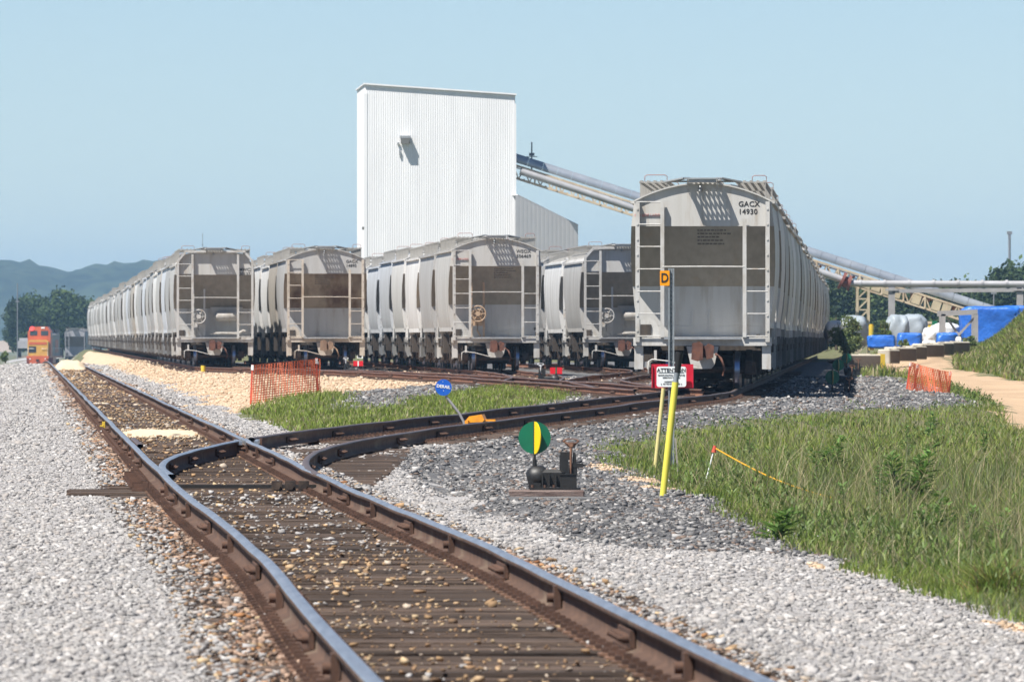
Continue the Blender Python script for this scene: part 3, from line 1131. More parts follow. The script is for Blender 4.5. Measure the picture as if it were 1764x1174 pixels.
def make_brake_wheel():
    mb = MB()
    c = (-.62, -(LB + .05), 1.98)
    mb.torus(c, .27, .022, 'y', 20, 6)
    mb.torus((c[0], c[1] + .1, c[2]), .14, .03, 'y', 16, 6)
    for k in range(6):
        a = k * math.pi / 3
        mb.tube([c, (c[0] + .27 * math.cos(a), c[1], c[2] + .27 * math.sin(a))], .014, 5)
    mb.cyl((c[0], c[1] + .35, c[2]), (c[0], c[1] - .03, c[2]), .09, 10)
    mb.box((c[0], c[1] + .3, c[2] - .15), (.34, .22, .55))
    for s in (-1, 1):
        mb.box((c[0] + s * .22, c[1] + .35, 2.1), (.07, .06, 1.95))
    mb.tube([(c[0], c[1] + .2, c[2] - .35), (c[0] - .02, c[1] + .2, 1.4), (c[0] + .1, c[1] + .25, 1.2)], .03, 6)
    return mb.mesh('brake_wheel', 'car_trim')


def make_reservoir():
    mb = MB()
    mb.tube([(.0, -(LB - .75), 2.0), (.06, -(LB - .75), 2.0), (.14, -(LB - .75), 2.0), (.86, -(LB - .75), 2.0), (.94, -(LB - .75), 2.0), (1.0, -(LB - .75), 2.0)], [.05, .14, .2, .2, .14, .05], 12)
    mb.box((.5, -(LB - .95), 2.22), (1.3, .05, .28))
    mb.box((.5, -(LB - .45), 1.32), (.9, .3, .12))
    mb.tube([(-.2, -(LB - .3), 1.28), (.3, -(LB - .3), 1.33), (.9, -(LB - .3), 1.30)], .03, 6)
    mb.tube([(.95, -(LB - .3), 1.3), (1.15, -(LB - .25), 1.42), (1.3, -(LB - .3), 1.34)], .06, 7)
    return mb.mesh('air_reservoir', 'car_trim')


def make_flat_end_frame():
    """taller ladder frame of the flat roofed cars"""
    mb = MB()
    yy = -(LB + .12)
    for x in (-1.46, -.88, .93, 1.50):
        mb.box((x, yy, (1.1 + (4.45 if abs(x) < 1.2 else 4.2)) / 2), (.09, .10, (4.45 if abs(x) < 1.2 else 4.2) - 1.1))
    mb.beam((-1.46, yy, 4.18), (-1.15, yy, 4.54), .08, .08); mb.beam((1.50, yy, 4.18), (1.2, yy, 4.54), .08, .08)
    mb.beam((-1.18, yy, 4.56), (1.22, yy, 4.56), .10, .08)
    for j in range(7):
        z = 1.18 + j * .48
        mb.tube([(-1.46, yy - .04, z), (-.88, yy - .04, z)], .016, 6)
    for j in range(4):
        z = 1.18 + j * .48
        mb.tube([(1.50, yy - .04, z), (.93, yy - .04, z)], .016, 6)
    return mb.mesh('ladder', 'car_trim')


CAR = dict(body=make_body('round'), body_flat=make_body('flat'), bay=make_hopper_bay(), frame=make_frame(), posts=make_end_posts(), ladder=make_ladder(), ladder_r=make_ladder_right(),
           handrail=make_handrail(), lever=make_lever(), coupler=make_coupler(), walkway=make_end_walkway(), board=make_running_board(False), board_far=make_running_board(True), hatch=make_hatch(),
           grab=make_grab(-1.30, -.80, -(LB - .25)), grab2=make_grab(1.10, 1.42, -(LB - 1.0)), side=make_side_frame(), wheels=make_wheelset(), brake=make_brake_wheel(), reservoir=make_reservoir(), flat_frame=make_flat_end_frame())

BEIGE, GREY, PALE, BLUISH, TANNISH, DARKISH = (.46, .452, .434), (.40, .398, .392), (.68, .68, .67), (.57, .60, .64), (.42, .385, .335), (.33, .315, .29)


CARV = random.Random(99)


def wagon(x, y, slope, colr, label, group, kind='round', lod=0, brake=False, flat=False, endcol=None):
    """lod 0 front of a line, 1 near follower, 2 far follower. x, y: centre of the front end panel"""
    n = math.sqrt(1 + slope * slope)
    cx, cy = x + slope * LB / n, y + LB / n
    a = -math.atan(slope)
    r = empty('hopper_wagon', (cx, cy, .17), a, label, 'hopper wagon', group)
    if lod: r.scale = (CARV.uniform(.975, 1.02), 1, CARV.uniform(.975, 1.02))
    P = lambda nm, key, parent=r, **k: inst(nm, CAR[key], parent, color=(k.pop('c', colr)), **k)
    body = P('body', 'body_flat' if flat else 'body')
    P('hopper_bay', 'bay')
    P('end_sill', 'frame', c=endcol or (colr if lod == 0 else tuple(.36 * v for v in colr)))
    P('running_board', 'board' if lod < 2 else 'board_far')
    trim = endcol or colr
    if flat:
        P('ladder', 'flat_frame', c=trim)
    else:
        P('corner_post', 'posts', c=trim)
        P('corner_post', 'posts', loc=(-2.91, 0, 0), c=trim)
        P('ladder', 'ladder', c=trim)
    for s in (-1, 1):
        if lod < 2:
            t = inst('wheel_truck', CAR['side'], r, (0, s * 4.3, 0))
            for q in (-1, 1):
                inst('wheelset', CAR['wheels'], t, (0, q * .86, 0))
        else:
            inst('wheel_truck', CAR['side'], r, (0, s * 4.3, 0))
    if lod < 2:
        P('roof_hatch', 'hatch', body)
        P('coupler', 'coupler'); P('coupler', 'coupler', rot=(0, 0, math.pi))
        P('ladder', 'ladder_r' if not flat else 'ladder', rot=(0, 0, math.pi), c=trim)
        P('corner_post', 'posts', rot=(0, 0, math.pi), c=trim)
        P('corner_post', 'posts', loc=(2.91, 0, 0), rot=(0, 0, math.pi), c=trim)
        P('end_walkway', 'walkway')
    if lod == 0:
        if not flat:
            P('ladder', 'ladder_r', c=trim)
        P('handrail', 'handrail', c=trim); P('uncoupling_lever', 'lever', c=trim)
        P('grab_iron', 'grab'); P('grab_iron', 'grab2')
    elif lod == 1:
        P('grab_iron', 'grab'); P('grab_iron', 'grab2')
    if brake:
        P('brake_wheel', 'brake', c=brake if isinstance(brake, tuple) else trim)
        if flat: P('air_reservoir', 'reservoir', c=(.40, .38, .35))
    return r


ORD = ['first', 'second', 'third', 'fourth', 'fifth', 'sixth', 'seventh', 'eighth', 'ninth', 'tenth', 'eleventh', 'twelfth', 'thirteenth', 'fourteenth', 'fifteenth', 'sixteenth']
PITCH = 12.8


def line(front, slope, cols, n, where, group, tail, n_named, **first):
    out = []
    for k in range(n):
        y = front[0] + PITCH * k / math.sqrt(1 + slope * slope)
        x = front[1] + slope * (y - front[0])
        c = cols[k] if k < len(cols) else cols[-1 - (k * 7) % 3]
        if k == 0:
            o = wagon(x, y, slope, c, first['label'], group, lod=0, brake=first.get('brake', False), flat=first.get('flat', False), endcol=first.get('endcol'))
        else:
            lab = ('%s hopper wagon back in %s' % (ORD[k], where)) if k < n_named else tail
            o = wagon(x, y, slope, c, lab, group if k < n_named else group + ', far tail', lod=1 if k < 8 else 2, flat=first.get('flat', False) and k % 4 == 0)
        out.append(o)
    return out


def numbers(w, l1, l2, x, size=.30, z=4.02, z2=None, y=None):
    yy = -(LB + .005) if y is None else y
    lettering(l1, size, 'letter_black', (x, yy, z), w, align='LEFT', spacing=1.05, bold=.003)
    lettering(l2, size, 'letter_black', (x, yy, z - size * 1.03), w, align='LEFT', spacing=1.05, bold=.003)


def small_print(w, x, z, m='letter_faint'):
    """block of short lines too small to read, on the slope sheet"""
    mb = MB()
    rr = random.Random(3)
    for i, L in enumerate((.62, .72, .42, .55, .60)):
        zz = z - i * .075
        t = 0
        while t < L:
            ww = rr.uniform(.03, .09)
            yy = -(yend(zz)) - .012
            mb.box((x + t + ww / 2, yy, zz), (ww, .004, .035))
            t += ww + .02
    tag(mb.build('stencil_lines', m, w), kind='stuff')


l1 = line(T1, TH, [BEIGE, GREY, BLUISH, BEIGE, PALE, GREY, BEIGE, BLUISH, GREY, BEIGE, PALE, TANNISH, GREY, BLUISH, BEIGE, PALE, GREY, BEIGE], 44, 'the leftmost line', 'hopper wagons of the leftmost line',
          'small pale hopper wagon in the far tail of the leftmost line, towards the hills', 14,
          label='beige flat roofed hopper wagon with a brake wheel, leading the leftmost line', flat=True, brake=True)
l2 = line(T2, TH, [GREY, TANNISH, PALE, PALE, BLUISH, GREY, BEIGE], 7, 'the second line from the left', 'hopper wagons of the second line from the left', '', 9,
          label='rust stained beige hopper wagon with a bare end, leading the second line from the left', endcol=(.47, .42, .36))
l3 = line(T3, TH, [BEIGE, GREY, PALE, PALE, BLUISH, BLUISH, PALE, GREY], 8, 'the line before the white tower', 'hopper wagons of the line in front of the tower', '', 9,
          label='beige hopper wagon with a rusty brake wheel standing in front of the white tower', brake=(.42, .30, .20))
l4 = line(T4, TH, [BEIGE, PALE, GREY, PALE], 4, 'the line half hidden by the nearest wagon', 'hopper wagons of the half hidden line', '', 9,
          label='beige flat roofed hopper wagon with a pale brake wheel, half hidden by the nearest wagon', flat=True, brake=True)
l5 = line((T5[0], T5[1]), .04, [(.52, .51, .485), (.56, .55, .53), (.34, .33, .31), (.50, .485, .45), (.62, .61, .60), (.36, .345, .32), (.52, .51, .49), (.40, .39, .37), (.60, .59, .57), (.33, .32, .30), (.48, .46, .43), (.58, .57, .55), (.37, .36, .34)], 28, 'the rightmost line', 'hopper wagons of the rightmost line',
          'small grey hopper wagon in the far tail of the rightmost line, towards the conveyor', 10,
          label='large light grey hopper wagon nearest the camera, end ladders on both sides')
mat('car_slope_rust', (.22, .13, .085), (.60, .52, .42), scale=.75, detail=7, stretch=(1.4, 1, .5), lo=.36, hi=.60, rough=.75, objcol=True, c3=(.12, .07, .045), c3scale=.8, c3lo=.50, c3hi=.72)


def restain(w, slot, m, part='body'):
    for ch in w.children:
        if ch.name.split('.')[0] == part:
            ch.data = ch.data.copy(); ch.data.materials[slot] = MATS[m]


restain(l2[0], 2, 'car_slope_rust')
restain(l2[0], 0, 'stain_rust', 'coupler')
numbers(l5[0], 'GACX', '14930', .80, .165, 4.13)
lettering('NO SIDE LADDER', .085, 'letter_red', (-1.19, -(LB + .005), 3.88), l5[0])
small_print(l5[0], -.12, 3.55)
numbers(l2[0], 'GACX', '14895', .80, .16, 4.11)
small_print(l2[0], -.40, 3.55)
numbers(l3[0], 'WSOX', '506469', .72, .165, 4.15)
lettering('NO SIDE LADDER', .085, 'letter_red', (-1.19, -(LB + .005), 3.88), l3[0])
small_print(l3[0], -.05, 3.55)
numbers(l1[0], 'MWCX', '301371', .985, .165, 3.84)

# ------------------------------------------------------------------ white loading tower, annex, conveyor
TY = 560.0
yawB = .055
tower = empty('loading_tower', AT(617, 600, TY) * 1.0, yawB, label='tall white ribbed steel loading tower behind the wagon lines', cat='tower')
tower.location.z = 0
s_px = TY / F
hL, hR = H + (YH - 143) * s_px, H + (YH - 161) * s_px
TW = (887 - 630) * s_px; TD = 14.0
ox = (630 - 617) * s_px
tower.location = (AT(630, 600, TY).x, TY, 0)


def corrug(mb, p0, p1, z0, zt0, zt1, pitch, depth, nrm, m=0):
    """wall with trapezoid ribs between plan points p0 and p1"""
    p0, p1, nrm = Vector(p0), Vector(p1), Vector(nrm)
    L = (p1 - p0).length
    n = int(L / pitch)
    pts = []
    for i in range(n):
        for t, o in ((0, 0), (.18, 0), (.32, 1), (.82, 1), (.96, 0)):
            pts.append(((i + t) / n, o * depth))
    pts.append((1, 0))
    vs, fs = [], []
    for t, o in pts:
        q = p0.lerp(p1, t) + nrm * o
        vs += [(q.x, q.y, z0), (q.x, q.y, zt0 + (zt1 - zt0) * t)]
    for i in range(len(pts) - 1):
        fs.append((2 * i, 2 * i + 2, 2 * i + 3, 2 * i + 1))
    mb.add(vs, fs, m)


mb = MB(); corrug(mb, (0, 0), (TW, 0), -1, hL - .12, hR - .12, .145, .011, (0, -1)); mb.build('front_wall', 'white_cladding', tower)
mb = MB(); corrug(mb, (0, TD), (0, 0), -1, hL - .12, hL - .12, .3, .04, (-1, 0)); mb.build('side_wall', 'white_cladding', tower)
mb = MB(); corrug(mb, (TW, 0), (TW, TD), -1, hR - .12, hR - .12, .3, .04, (1, 0)); mb.build('side_wall', 'white_cladding', tower)
mb = MB(); corrug(mb, (TW, TD), (0, TD), -1, hR - .12, hL - .12, .3, .04, (0, 1)); mb.build('rear_wall', 'white_cladding', tower)
mb = MB()
mb.add([(-.12, -.14, hL - .1), (TW + .12, -.14, hR - .1), (TW + .12, TD + .12, hR - .1), (-.12, TD + .12, hL - .1),
        (-.12, -.14, hL), (TW + .12, -.14, hR), (TW + .12, TD + .12, hR), (-.12, TD + .12, hL)], [(3, 2, 1, 0), (4, 5, 6, 7), (0, 1, 5, 4), (1, 2, 6, 5), (2, 3, 7, 6), (3, 0, 4, 7)])
mb.build('roof', 'white_cladding', tower)
mb = MB()
for x in (.0, TW):
    mb.box((x, -.012, (hL if x == 0 else hR) / 2 - .6), (.20, .05, (hL if x == 0 else hR) - .1), 0)
mb.build('corner_trim', 'white_cladding', tower)
lx = (698 - 630) * s_px; lz = H + (YH - 243) * s_px
mb = MB()
mb.box((0, -.28, 0), (.58, .42, .34)); mb.box((0, -.26, .26), (.68, .46, .16), 1); mb.box((0, -.51, -.06), (.5, .04, .24))
lamp = mb.build('flood_lamp', ['lamp_grey', 'galvanized'], tower, loc=(lx, 0, lz))
MB().box((-.45, -.10, -.15), (.14, .12, .12)).box((-.35, -.10, -.75), (.10, .1, .35)).build('junction_box', 'galvanized', tower, loc=(lx, 0, lz))
MB().box((0, 0, 0), (.22, .16, .2)).build('wall_lamp', 'lamp_grey', tower, loc=(-.12, .2, H + (YH - 393) * s_px))

ann = empty('annex_building', (AT(887, 600, 566).x + .03, 559.75, 0), R(30), label='low grey annex with a sloping roof against the right side of the white tower', cat='building')
AW = (995 - 887) * 562 / F / math.cos(R(30))
aL, aR = H + (YH - 335) * 560 / F, H + (YH - 388) * 562 / F
mb = MB(); corrug(mb, (0, 0), (AW, 0), -1, aL, aR, .3, .003, (0, -1)); mb.build('front_wall', 'annex_cladding', ann)
mb = MB(); corrug(mb, (AW, 0), (AW, 7.5), -1, aR, aR, .3, .04, (1, 0)); corrug(mb, (AW, 7.5), (0, 7.5), -1, aR, aL, .3, .04, (0, 1)); mb.build('side_wall', 'annex_cladding', ann)
mb = MB(); mb.beam((.2, 3.85, aL - .02), (AW + .05, 3.85, aR + .02), 7.6, .06); mb.build('roof', 'annex_cladding', ann)

# conveyor: hood, truss, return pipe, from the tower down to the right
CYD = 563.0
conv = empty('conveyor', (AT(890, 600, CYD).x, CYD, 0), 0, label='long galvanized conveyor gallery sloping down from the white tower to the right', cat='conveyor')
cl = lambda x, y, dy=0.0: Vector((AT(x, y, CYD + dy).x - conv.location.x, dy, AT(x, y, CYD + dy).z))
top_a, top_b = cl(884, 274), cl(1742, 547)
r_h = .40


def hood(mb, a, b, r, seg, n=14, m=0):
    a, b = Vector(a), Vector(b)
    d = (b - a).normalized()
    up = Vector((0, 0, 1)) - d * d.z
    up.normalize(); side = d.cross(up)
    for k in range(seg):
        p, q = a.lerp(b, k / seg), a.lerp(b, (k + 1) / seg - .0006)
        rr = r * (1.0 if k % 2 else 1.015)
        vs, fs = [], []
        for i in range(n + 1):
            t = math.pi * (-.12 + 1.24 * i / n)
            o = side * (math.cos(t) * rr) + up * (math.sin(t) * rr)
            vs += [p + o, q + o]
        for i in range(n):
            fs.append((2 * i, 2 * i + 1, 2 * i + 3, 2 * i + 2))
        mb.add(vs, fs, m, True)


mb = MB(); hood(mb, top_a, top_b, r_h, 34); mb.build('hood', 'hood_steel', conv)
mb = MB()
dd = (top_b - top_a).normalized()
for side in (-.5, .5):
    o = Vector((0, side, 0))
    A, B = top_a + Vector((0, 0, -.36)) + o, top_b + Vector((0, 0, -.36)) + o
    A2, B2 = A + Vector((0, 0, -.82)), B + Vector((0, 0, -.82))
    mb.beam(A, B, .12, .13); mb.beam(A2, B2, .12, .13)
    n = 46
    for k in range(n):
        p = A.lerp(B, k / n); q = A2.lerp(B2, (k + .5) / n); p2 = A.lerp(B, (k + 1) / n)
        mb.beam(p, q, .07, .07); mb.beam(q, p2, .07, .07)
    for k in range(0, n, 2):
        mb.beam(A.lerp(B, k / n), A2.lerp(B2, k / n), .10, .2)
for k in range(0, 46):
    p = (top_a + Vector((0, 0, -1.1))).lerp(top_b + Vector((0, 0, -1.1)), k / 46)
    mb.box(p, (.1, .98, .08))
mb.build('truss', 'truss_cream', conv)
mb = MB()
for k in range(60):
    p = (top_a + Vector((0, 0, -.62))).lerp(top_b + Vector((0, 0, -.62)), k / 60)
    mb.cyl(p + Vector((0, -.42, 0)), p + Vector((0, .42, 0)), .09, 8)
mb.beam(top_a + Vector((0, 0, -.50)), top_b + Vector((0, 0, -.50)), .85, .05)
mb.build('belt', 'belt_orange', conv)
for k in (26, 27, 28, 29, 31, 33, 34):
    a = top_a.lerp(top_b, .02 * k + .18) + Vector((0, -.58, -.78)); b = top_a.lerp(top_b, .02 * k + .197) + Vector((0, -.58, -.78))
    MB().beam(a, b, .02, .60).build('side_panel', 'truss_yellow', conv)
# return pipe below, elbow, level pipe on posts
pipe = empty('transfer_pipe', (conv.location.x, CYD - 2, 0), 0, label='grey pipe running below the conveyor, then level to the right on posts', cat='pipe')
pl = lambda x, y, D=CYD - 2: Vector((AT(x, y, D).x - pipe.location.x, D - (CYD - 2), AT(x, y, D).z))
mb = MB(); mb.tube([pl(896, 295), pl(1013, 333), pl(1100, 362), pl(1405, 466), pl(1452, 482)], .225, 16); mb.build('sloping_pipe', 'pipe_grey', pipe)
mb = MB(); mb.tube([pl(1464, 488), pl(1500, 488.5), pl(1900, 490)], .225, 14)
for k in range(10):
    mb.cyl(pl(1480 + 42 * k, 488.3 + .04 * k), pl(1484 + 42 * k, 488.3 + .04 * k), .265, 14)
mb.build('level_pipe', 'pipe_grey', pipe)
mb = MB(); mb.cyl(pl(1449, 482), pl(1453, 484), .58, 12); mb.cyl(pl(1461, 487), pl(1465, 488), .5, 12); mb.cyl(pl(1453, 484), pl(1461, 487), .36, 12); mb.build('flange', 'flange_red', pipe)
mb = MB(); mb.beam(pl(1537, 501), pl(1760, 499), .3, .26); mb.build('support_beam', 'steel_grey', pipe)
for x, yb in ((1536, 590), (1757, 590)):
    MB().beam(pl(x, 492), pl(x, yb), .42, .3, up=(0, 1, 0)).box(pl(x, 499), (.8, .5, .12)).build('post', 'steel_grey', pipe)
pole = empty('mast', AT(916, 290, CYD), 0, label='thin dark antenna on top of the conveyor beside the tower', cat='mast')
MB().tube([(0, 0, -.3), (0, 0, 1.7)], .045, 6).box((0, 0, .75), (.7, .05, .05)).box((0, 0, .9), (.35, .05, .2)).build('rod', 'mast_steel', pole)
# trestle
tr = empty('trestle', AT(1486, 590, CYD), 0, label='yellow lattice trestle holding up the conveyor', cat='trestle')
tr.location.z = .3
tz = AT(1486, 496, CYD).z - .3
mb = MB()
for x in (-.36, .36):
    for y in (-.5, .5):
        mb.beam((x, y, 0), (x, y, tz), .16, .16)
for k in range(6):
    z0, z1 = tz * k / 6, tz * (k + 1) / 6
    for y in (-.5, .5):
        mb.beam((-.36, y, z0), (.36, y, z1), .09, .09); mb.beam((-.36, y, z1), (.36, y, z1), .09, .09)
mb.build('lattice', 'truss_yellow', tr)
tr2 = empty('support_post', AT(1595, 590, CYD), 0, label='short cream post under the conveyor beside the grey frame', cat='post')
tr2.location.z = .3
MB().box((0, 0, .95), (.45, .4, 1.9)).box((0, 0, 1.98), (.9, .9, .16)).box((0, 0, .06), (.7, .7, .12)).build('column', 'truss_cream', tr2)
# grey steel frame
FY = 470.0
fr = empty('steel_frame', AT(1655, 604, FY), 0, label='grey braced steel frame standing by the blue tarps', cat='steel frame')
fp = lambda x, y, dy=0: Vector((AT(x, y, FY).x - fr.location.x, dy, AT(x, y, FY).z - fr.location.z))
mb = MB()
for dy in (0, 2.2):
    mb.beam(fp(1618, 540, dy), fp(1684, 537, dy), .2, .28)
mb.build('top_beam', 'steel_grey', fr)
for x in (1625, 1681):
    for dy in (0, 2.2):
        MB().beam(fp(x, 604, dy), fp(x, 541, dy), .24, .2, up=(0, 1, 0)).build('leg', 'steel_grey', fr)
mb = MB(); mb.beam(fp(1630, 600, .14), fp(1678, 548, .14), .14, .12); mb.beam(fp(1632, 548, .3), fp(1658, 585, .3), .12, .12); mb.beam(fp(1660, 582, .3), fp(1664, 596, .3), .12, .12); mb.build('brace', 'steel_grey', fr)
mb = MB(); mb.box(fp(1625, 602), (1.0, .6, .14)); mb.box(fp(1681, 602), (.6, .6, .14)); mb.build('base_plate', 'steel_grey', fr)


# ------------------------------------------------------------------ wrapped goods, barriers and other yard things at the right
def lump(name, c, size, m, label, cat, seed, group=None, wob=.16, sq=3.0, rz=0.0, cinch=False):
    """soft bulging wrapped load"""
    n, k = 30, 16
    vs, fs = [], []
    for i in range(k + 1):
        v = -math.pi / 2 + math.pi * i / k
        for j in range(n):
            a = 2 * math.pi * j / n
            f = lambda t: math.copysign(abs(t) ** (2 / sq), t)
            x, y, z = f(math.cos(v)) * f(math.cos(a)), f(math.cos(v)) * f(math.sin(a)), f(math.sin(v))
            r = 1 + wob * (vnoise(np.array(a * 2.2 + seed * 13), np.array(v * 2.2 + 5), 1.0, seed) - .5) * 2 * (abs(math.cos(v)) + .2) + wob * .5 * (vnoise(np.array(a * 6), np.array(v * 5.), 1.0, seed + 3) - .5)
            vs.append((x * r * size[0] / 2, y * r * size[1] / 2, max(0, (z * r + 1) * size[2] / 2)))
    for i in range(k):
        for j in range(n):
            j2 = (j + 1) % n
            fs.append((i * n + j, i * n + j2, (i + 1) * n + j2, (i + 1) * n + j))
    mb = MB().add(vs, fs, 0, True)
    o = mb.build(name, m, loc=c, rot=(0, 0, rz))
    tag(o, label, cat, group)
    return o


GY = 430.0


def put(x0, x1, ytop, ybase, D, depth):
    c = AT((x0 + x1) / 2, ybase, D)
    return (c.x, D, c.z), ((x1 - x0) * D / F, depth, (ybase - ytop) * D / F)


for (nm, x0, x1, yt, yb, D, dp, m, lab, cat, sd, sq) in (
        ('tarped_load', 1495, 1542, 577, 600, 425, 1.2, 'tarp_blue', 'low blue tarped pallet at the left end of the blue row', 'tarp', 1, 6),
        ('tarped_load', 1546, 1588, 573, 600, 428, 1.2, 'tarp_blue', 'low blue tarped pallet in the middle of the blue row', 'tarp', 2, 6),
        ('tarped_load', 1614, 1650, 573, 602, 432, 1.2, 'tarp_blue', 'low blue tarped pallet behind the grey steel frame', 'tarp', 3, 6),
        ('tarped_load', 1654, 1760, 528, 600, 478, 3.0, 'tarp_blue', 'tall bright blue tarped stack between steel frame and mound', 'tarp', 4, 7),
        ('tarped_load', 1722, 1840, 527, 600, 500, 3.0, 'tarp_blue', 'blue tarped stack at the right edge behind the mound', 'tarp', 5, 7),
        ('covered_heap', 1440, 1498, 543, 598, 470, 2.0, 'tarp_grey', 'grey rounded covered heap behind the leafy bush', 'tarp', 6, 2.6),
        ('covered_heap', 1525, 1566, 542, 598, 470, 2.0, 'tarp_grey', 'grey covered heap standing left of the wider grey heap', 'tarp', 7, 2.8),
        ('covered_heap', 1548, 1598, 542, 598, 476, 2.0, 'tarp_grey', 'wide grey covered heap in the middle of the yard goods', 'tarp', 8, 3.2),
        ('bulk_bag', 1420, 1456, 552, 592, 455, 1.6, 'bag_white', 'white bulk bag beside the end of the rightmost wagon line', 'bag', 9, 3.4),
        ('bulk_bag', 1588, 1618, 564, 598, 445, 1.6, 'bag_white', 'slumped white bulk bag left of the grey steel frame', 'bag', 10, 2.4),
        ('bulk_bag', 1604, 1656, 556, 585, 478, 1.6, 'bag_white', 'white bulk bag seen through the grey steel frame', 'bag', 11, 2.6),
        ('bulk_bag', 1586, 1615, 586, 604, 420, .9, 'bag_white', 'small white bag on the ground in front of the blue row', 'bag', 12, 2.4),
        ('bulk_bag', 1646, 1656, 580, 606, 428, .5, 'bag_white', 'small upright white bag right of the steel frame leg', 'bag', 13, 3.0)):
    c, s = put(x0, x1, yt, yb, D, dp)
    lump(nm, c, s, m, lab, cat, sd, wob=.10 if m == 'tarp_blue' else .15, sq=sq)
# yellow bollard by the bush
o = MB().cyl((0, 0, 0), (0, 0, 1.05), .13, 12).cyl((0, 0, 1.05), (0, 0, 1.10), .10, 12).build('bollard', 'paint_yellow', loc=AT(1501, 594, 425) + Vector((0, 0, -.25)))
o.scale = (1, 1, 1.15); tag(o, 'yellow bollard standing between bush and grey heaps', 'bollard')
o = MB().box((0, 0, .25), (.9, .5, .3)).box((.2, 0, .5), (.3, .3, .3), 1).build('loader', ['paint_yellow', 'target_green'], loc=AT(1604, 572, 500)); tag(o, 'small yellow and green machine between white bag and grey heap', 'machine')

# concrete barrier blocks
mb = MB()
mb.cbox((0, 0, .34), (1.8, .62, .68), .05)
mb.box((0, 0, .69), (.5, .16, .06))
block_me = mb.mesh('concrete_block', 'concrete')
blocks = [(1489, 635, 345, .25, 'first concrete block of the row with a yellow painted end'), (1531, 626, 356, 1.25, 'second concrete block of the row, turned end on'), (1553, 622, 364, .9, 'third concrete block of the row beside the dirt road'),
          (1575, 619, 372, 1.1, 'fourth concrete block of the row, behind the orange net'), (1600, 615, 380, .8, 'fifth concrete block of the row above the orange net'), (1621, 612, 388, 1.0, 'sixth concrete block of the row near the mound'), (1644, 610, 396, .7, 'last concrete block of the row against the grassy mound')]
for i, (x, y, D, rz, lab) in enumerate(blocks):
    p = AT(x, y, D)
    r = empty('concrete_block', p, rz, lab, 'concrete block', 'concrete blocks beside the dirt road')
    r.location.z = p.z
    r.scale = (.85, .85, .85)
    inst('block', block_me, r)
    MB().box((0, -.313, .32), (1.66, .012, .56)).build('shade_panel', 'concrete_shade', r)  # thin dark panel, paints the shade on the front of the block
    if i == 0:
        MB().box((.80, 0, .345), (.22, .645, .70)).build('painted_end', 'paint_yellow', r)
    if i in (2, 4):
        inst('block', block_me, r, (.35, .5, .02), (0, 0, .15))


# ------------------------------------------------------------------ vegetation
def leaf_cloud(centers, radii, n, size, cols, seed, flat=.0, inner=.35):
    r = np.random.default_rng(seed)
    ci = r.choice(len(centers), n, p=np.array([q[0] * q[1] for q in radii]) / sum(q[0] * q[1] for q in radii))
    d = r.normal(size=(n, 3)); d /= np.linalg.norm(d, axis=1)[:, None]
    rad = np.cbrt(r.uniform(inner, 1, n))
    C = np.array(centers)[ci]; RR = np.array(radii)[ci]
    P = C + d * RR * rad[:, None] * (1 + .18 * r.normal(size=(n, 1)))
    a = r.normal(size=(n, 3)); a /= np.linalg.norm(a, axis=1)[:, None]
    b = np.cross(a, r.normal(size=(n, 3))); b /= np.linalg.norm(b, axis=1)[:, None]
    s = size * r.uniform(.6, 1.3, n)[:, None]
    V = np.stack([P - a * s, P - b * s * .5, P + a * s, P + b * s * .5], 1).reshape(-1, 3)
    Q = np.arange(4 * n).reshape(-1, 4)
    cc = np.array(cols)[r.integers(0, len(cols), len(centers))[ci]] * r.uniform(.7, 1.3, (n, 1))
    return V, Q, np.repeat(cc, 4, axis=0)


def make_crown(seed, h, w, nblob, n, size, cols, cone=False, m='leaf_far', low=False):
    r = np.random.default_rng(seed)
    cs, rs = [], []
    for k in range(nblob):
        t = r.uniform(.12, 1)
        a = r.uniform(0, 2 * math.pi)
        if low:
            t = r.uniform(0, 1)
            rad = w / 2 * math.sqrt(1 - (t * .85) ** 2) * r.uniform(.1, .85); br = w * r.uniform(.10, .19)
        elif cone:
            rad = w / 2 * (1.05 - t) * r.uniform(.5, 1); br = w * .16 * (1.2 - t)
        else:
            rad = w / 2 * math.sqrt(max(.02, 1 - (2 * (t * .92) - .75) ** 2)) * r.uniform(.25, .8); br = w * r.uniform(.13, .24)
        cs.append((rad * math.cos(a), rad * math.sin(a), h * (.10 + .82 * t)))
        rs.append((br, br, br * .75))
    V, Q, c = leaf_cloud(cs, rs, n, size, cols, seed + 1)
    V[:, 2] = np.maximum(V[:, 2], .05)
    me = np_mesh('crown', V, quads=Q, col=c)
    me.materials.append(MATS[m])
    return me


def make_trunk(h, r, seed):
    rr = random.Random(seed)
    mb = MB()
    mb.tube([(0, 0, -.3), (rr.uniform(-.1, .1), 0, h * .35), (rr.uniform(-.2, .2), .1, h * .75)], [r, r * .7, r * .25], 8)
    for k in range(5):
        a = rr.uniform(0, 6.28); z = h * rr.uniform(.25, .5)
        mb.tube([(0, 0, z), (math.cos(a) * h * .15, math.sin(a) * h * .15, z + h * .15), (math.cos(a) * h * .26, math.sin(a) * h * .26, z + h * .32)], [r * .4, r * .28, r * .1], 5)
    return mb.mesh('trunk', 'bark')


GREENS = [(.050, .080, .026), (.062, .095, .030), (.040, .066, .026), (.075, .108, .036)]
DARKG = [(.036, .060, .024), (.046, .072, .027), (.030, .050, .022), (.055, .08, .03)]
crowns = [make_crown(31 + i, 8, 8.5, 30, 5200, .30, GREENS if i % 2 else DARKG) for i in range(4)]
trunks = [make_trunk(8, .28, i) for i in range(4)]
conif = make_crown(77, 8, 3.6, 36, 3600, .22, [(.055, .085, .062), (.065, .095, .07), (.045, .07, .055)], cone=True)


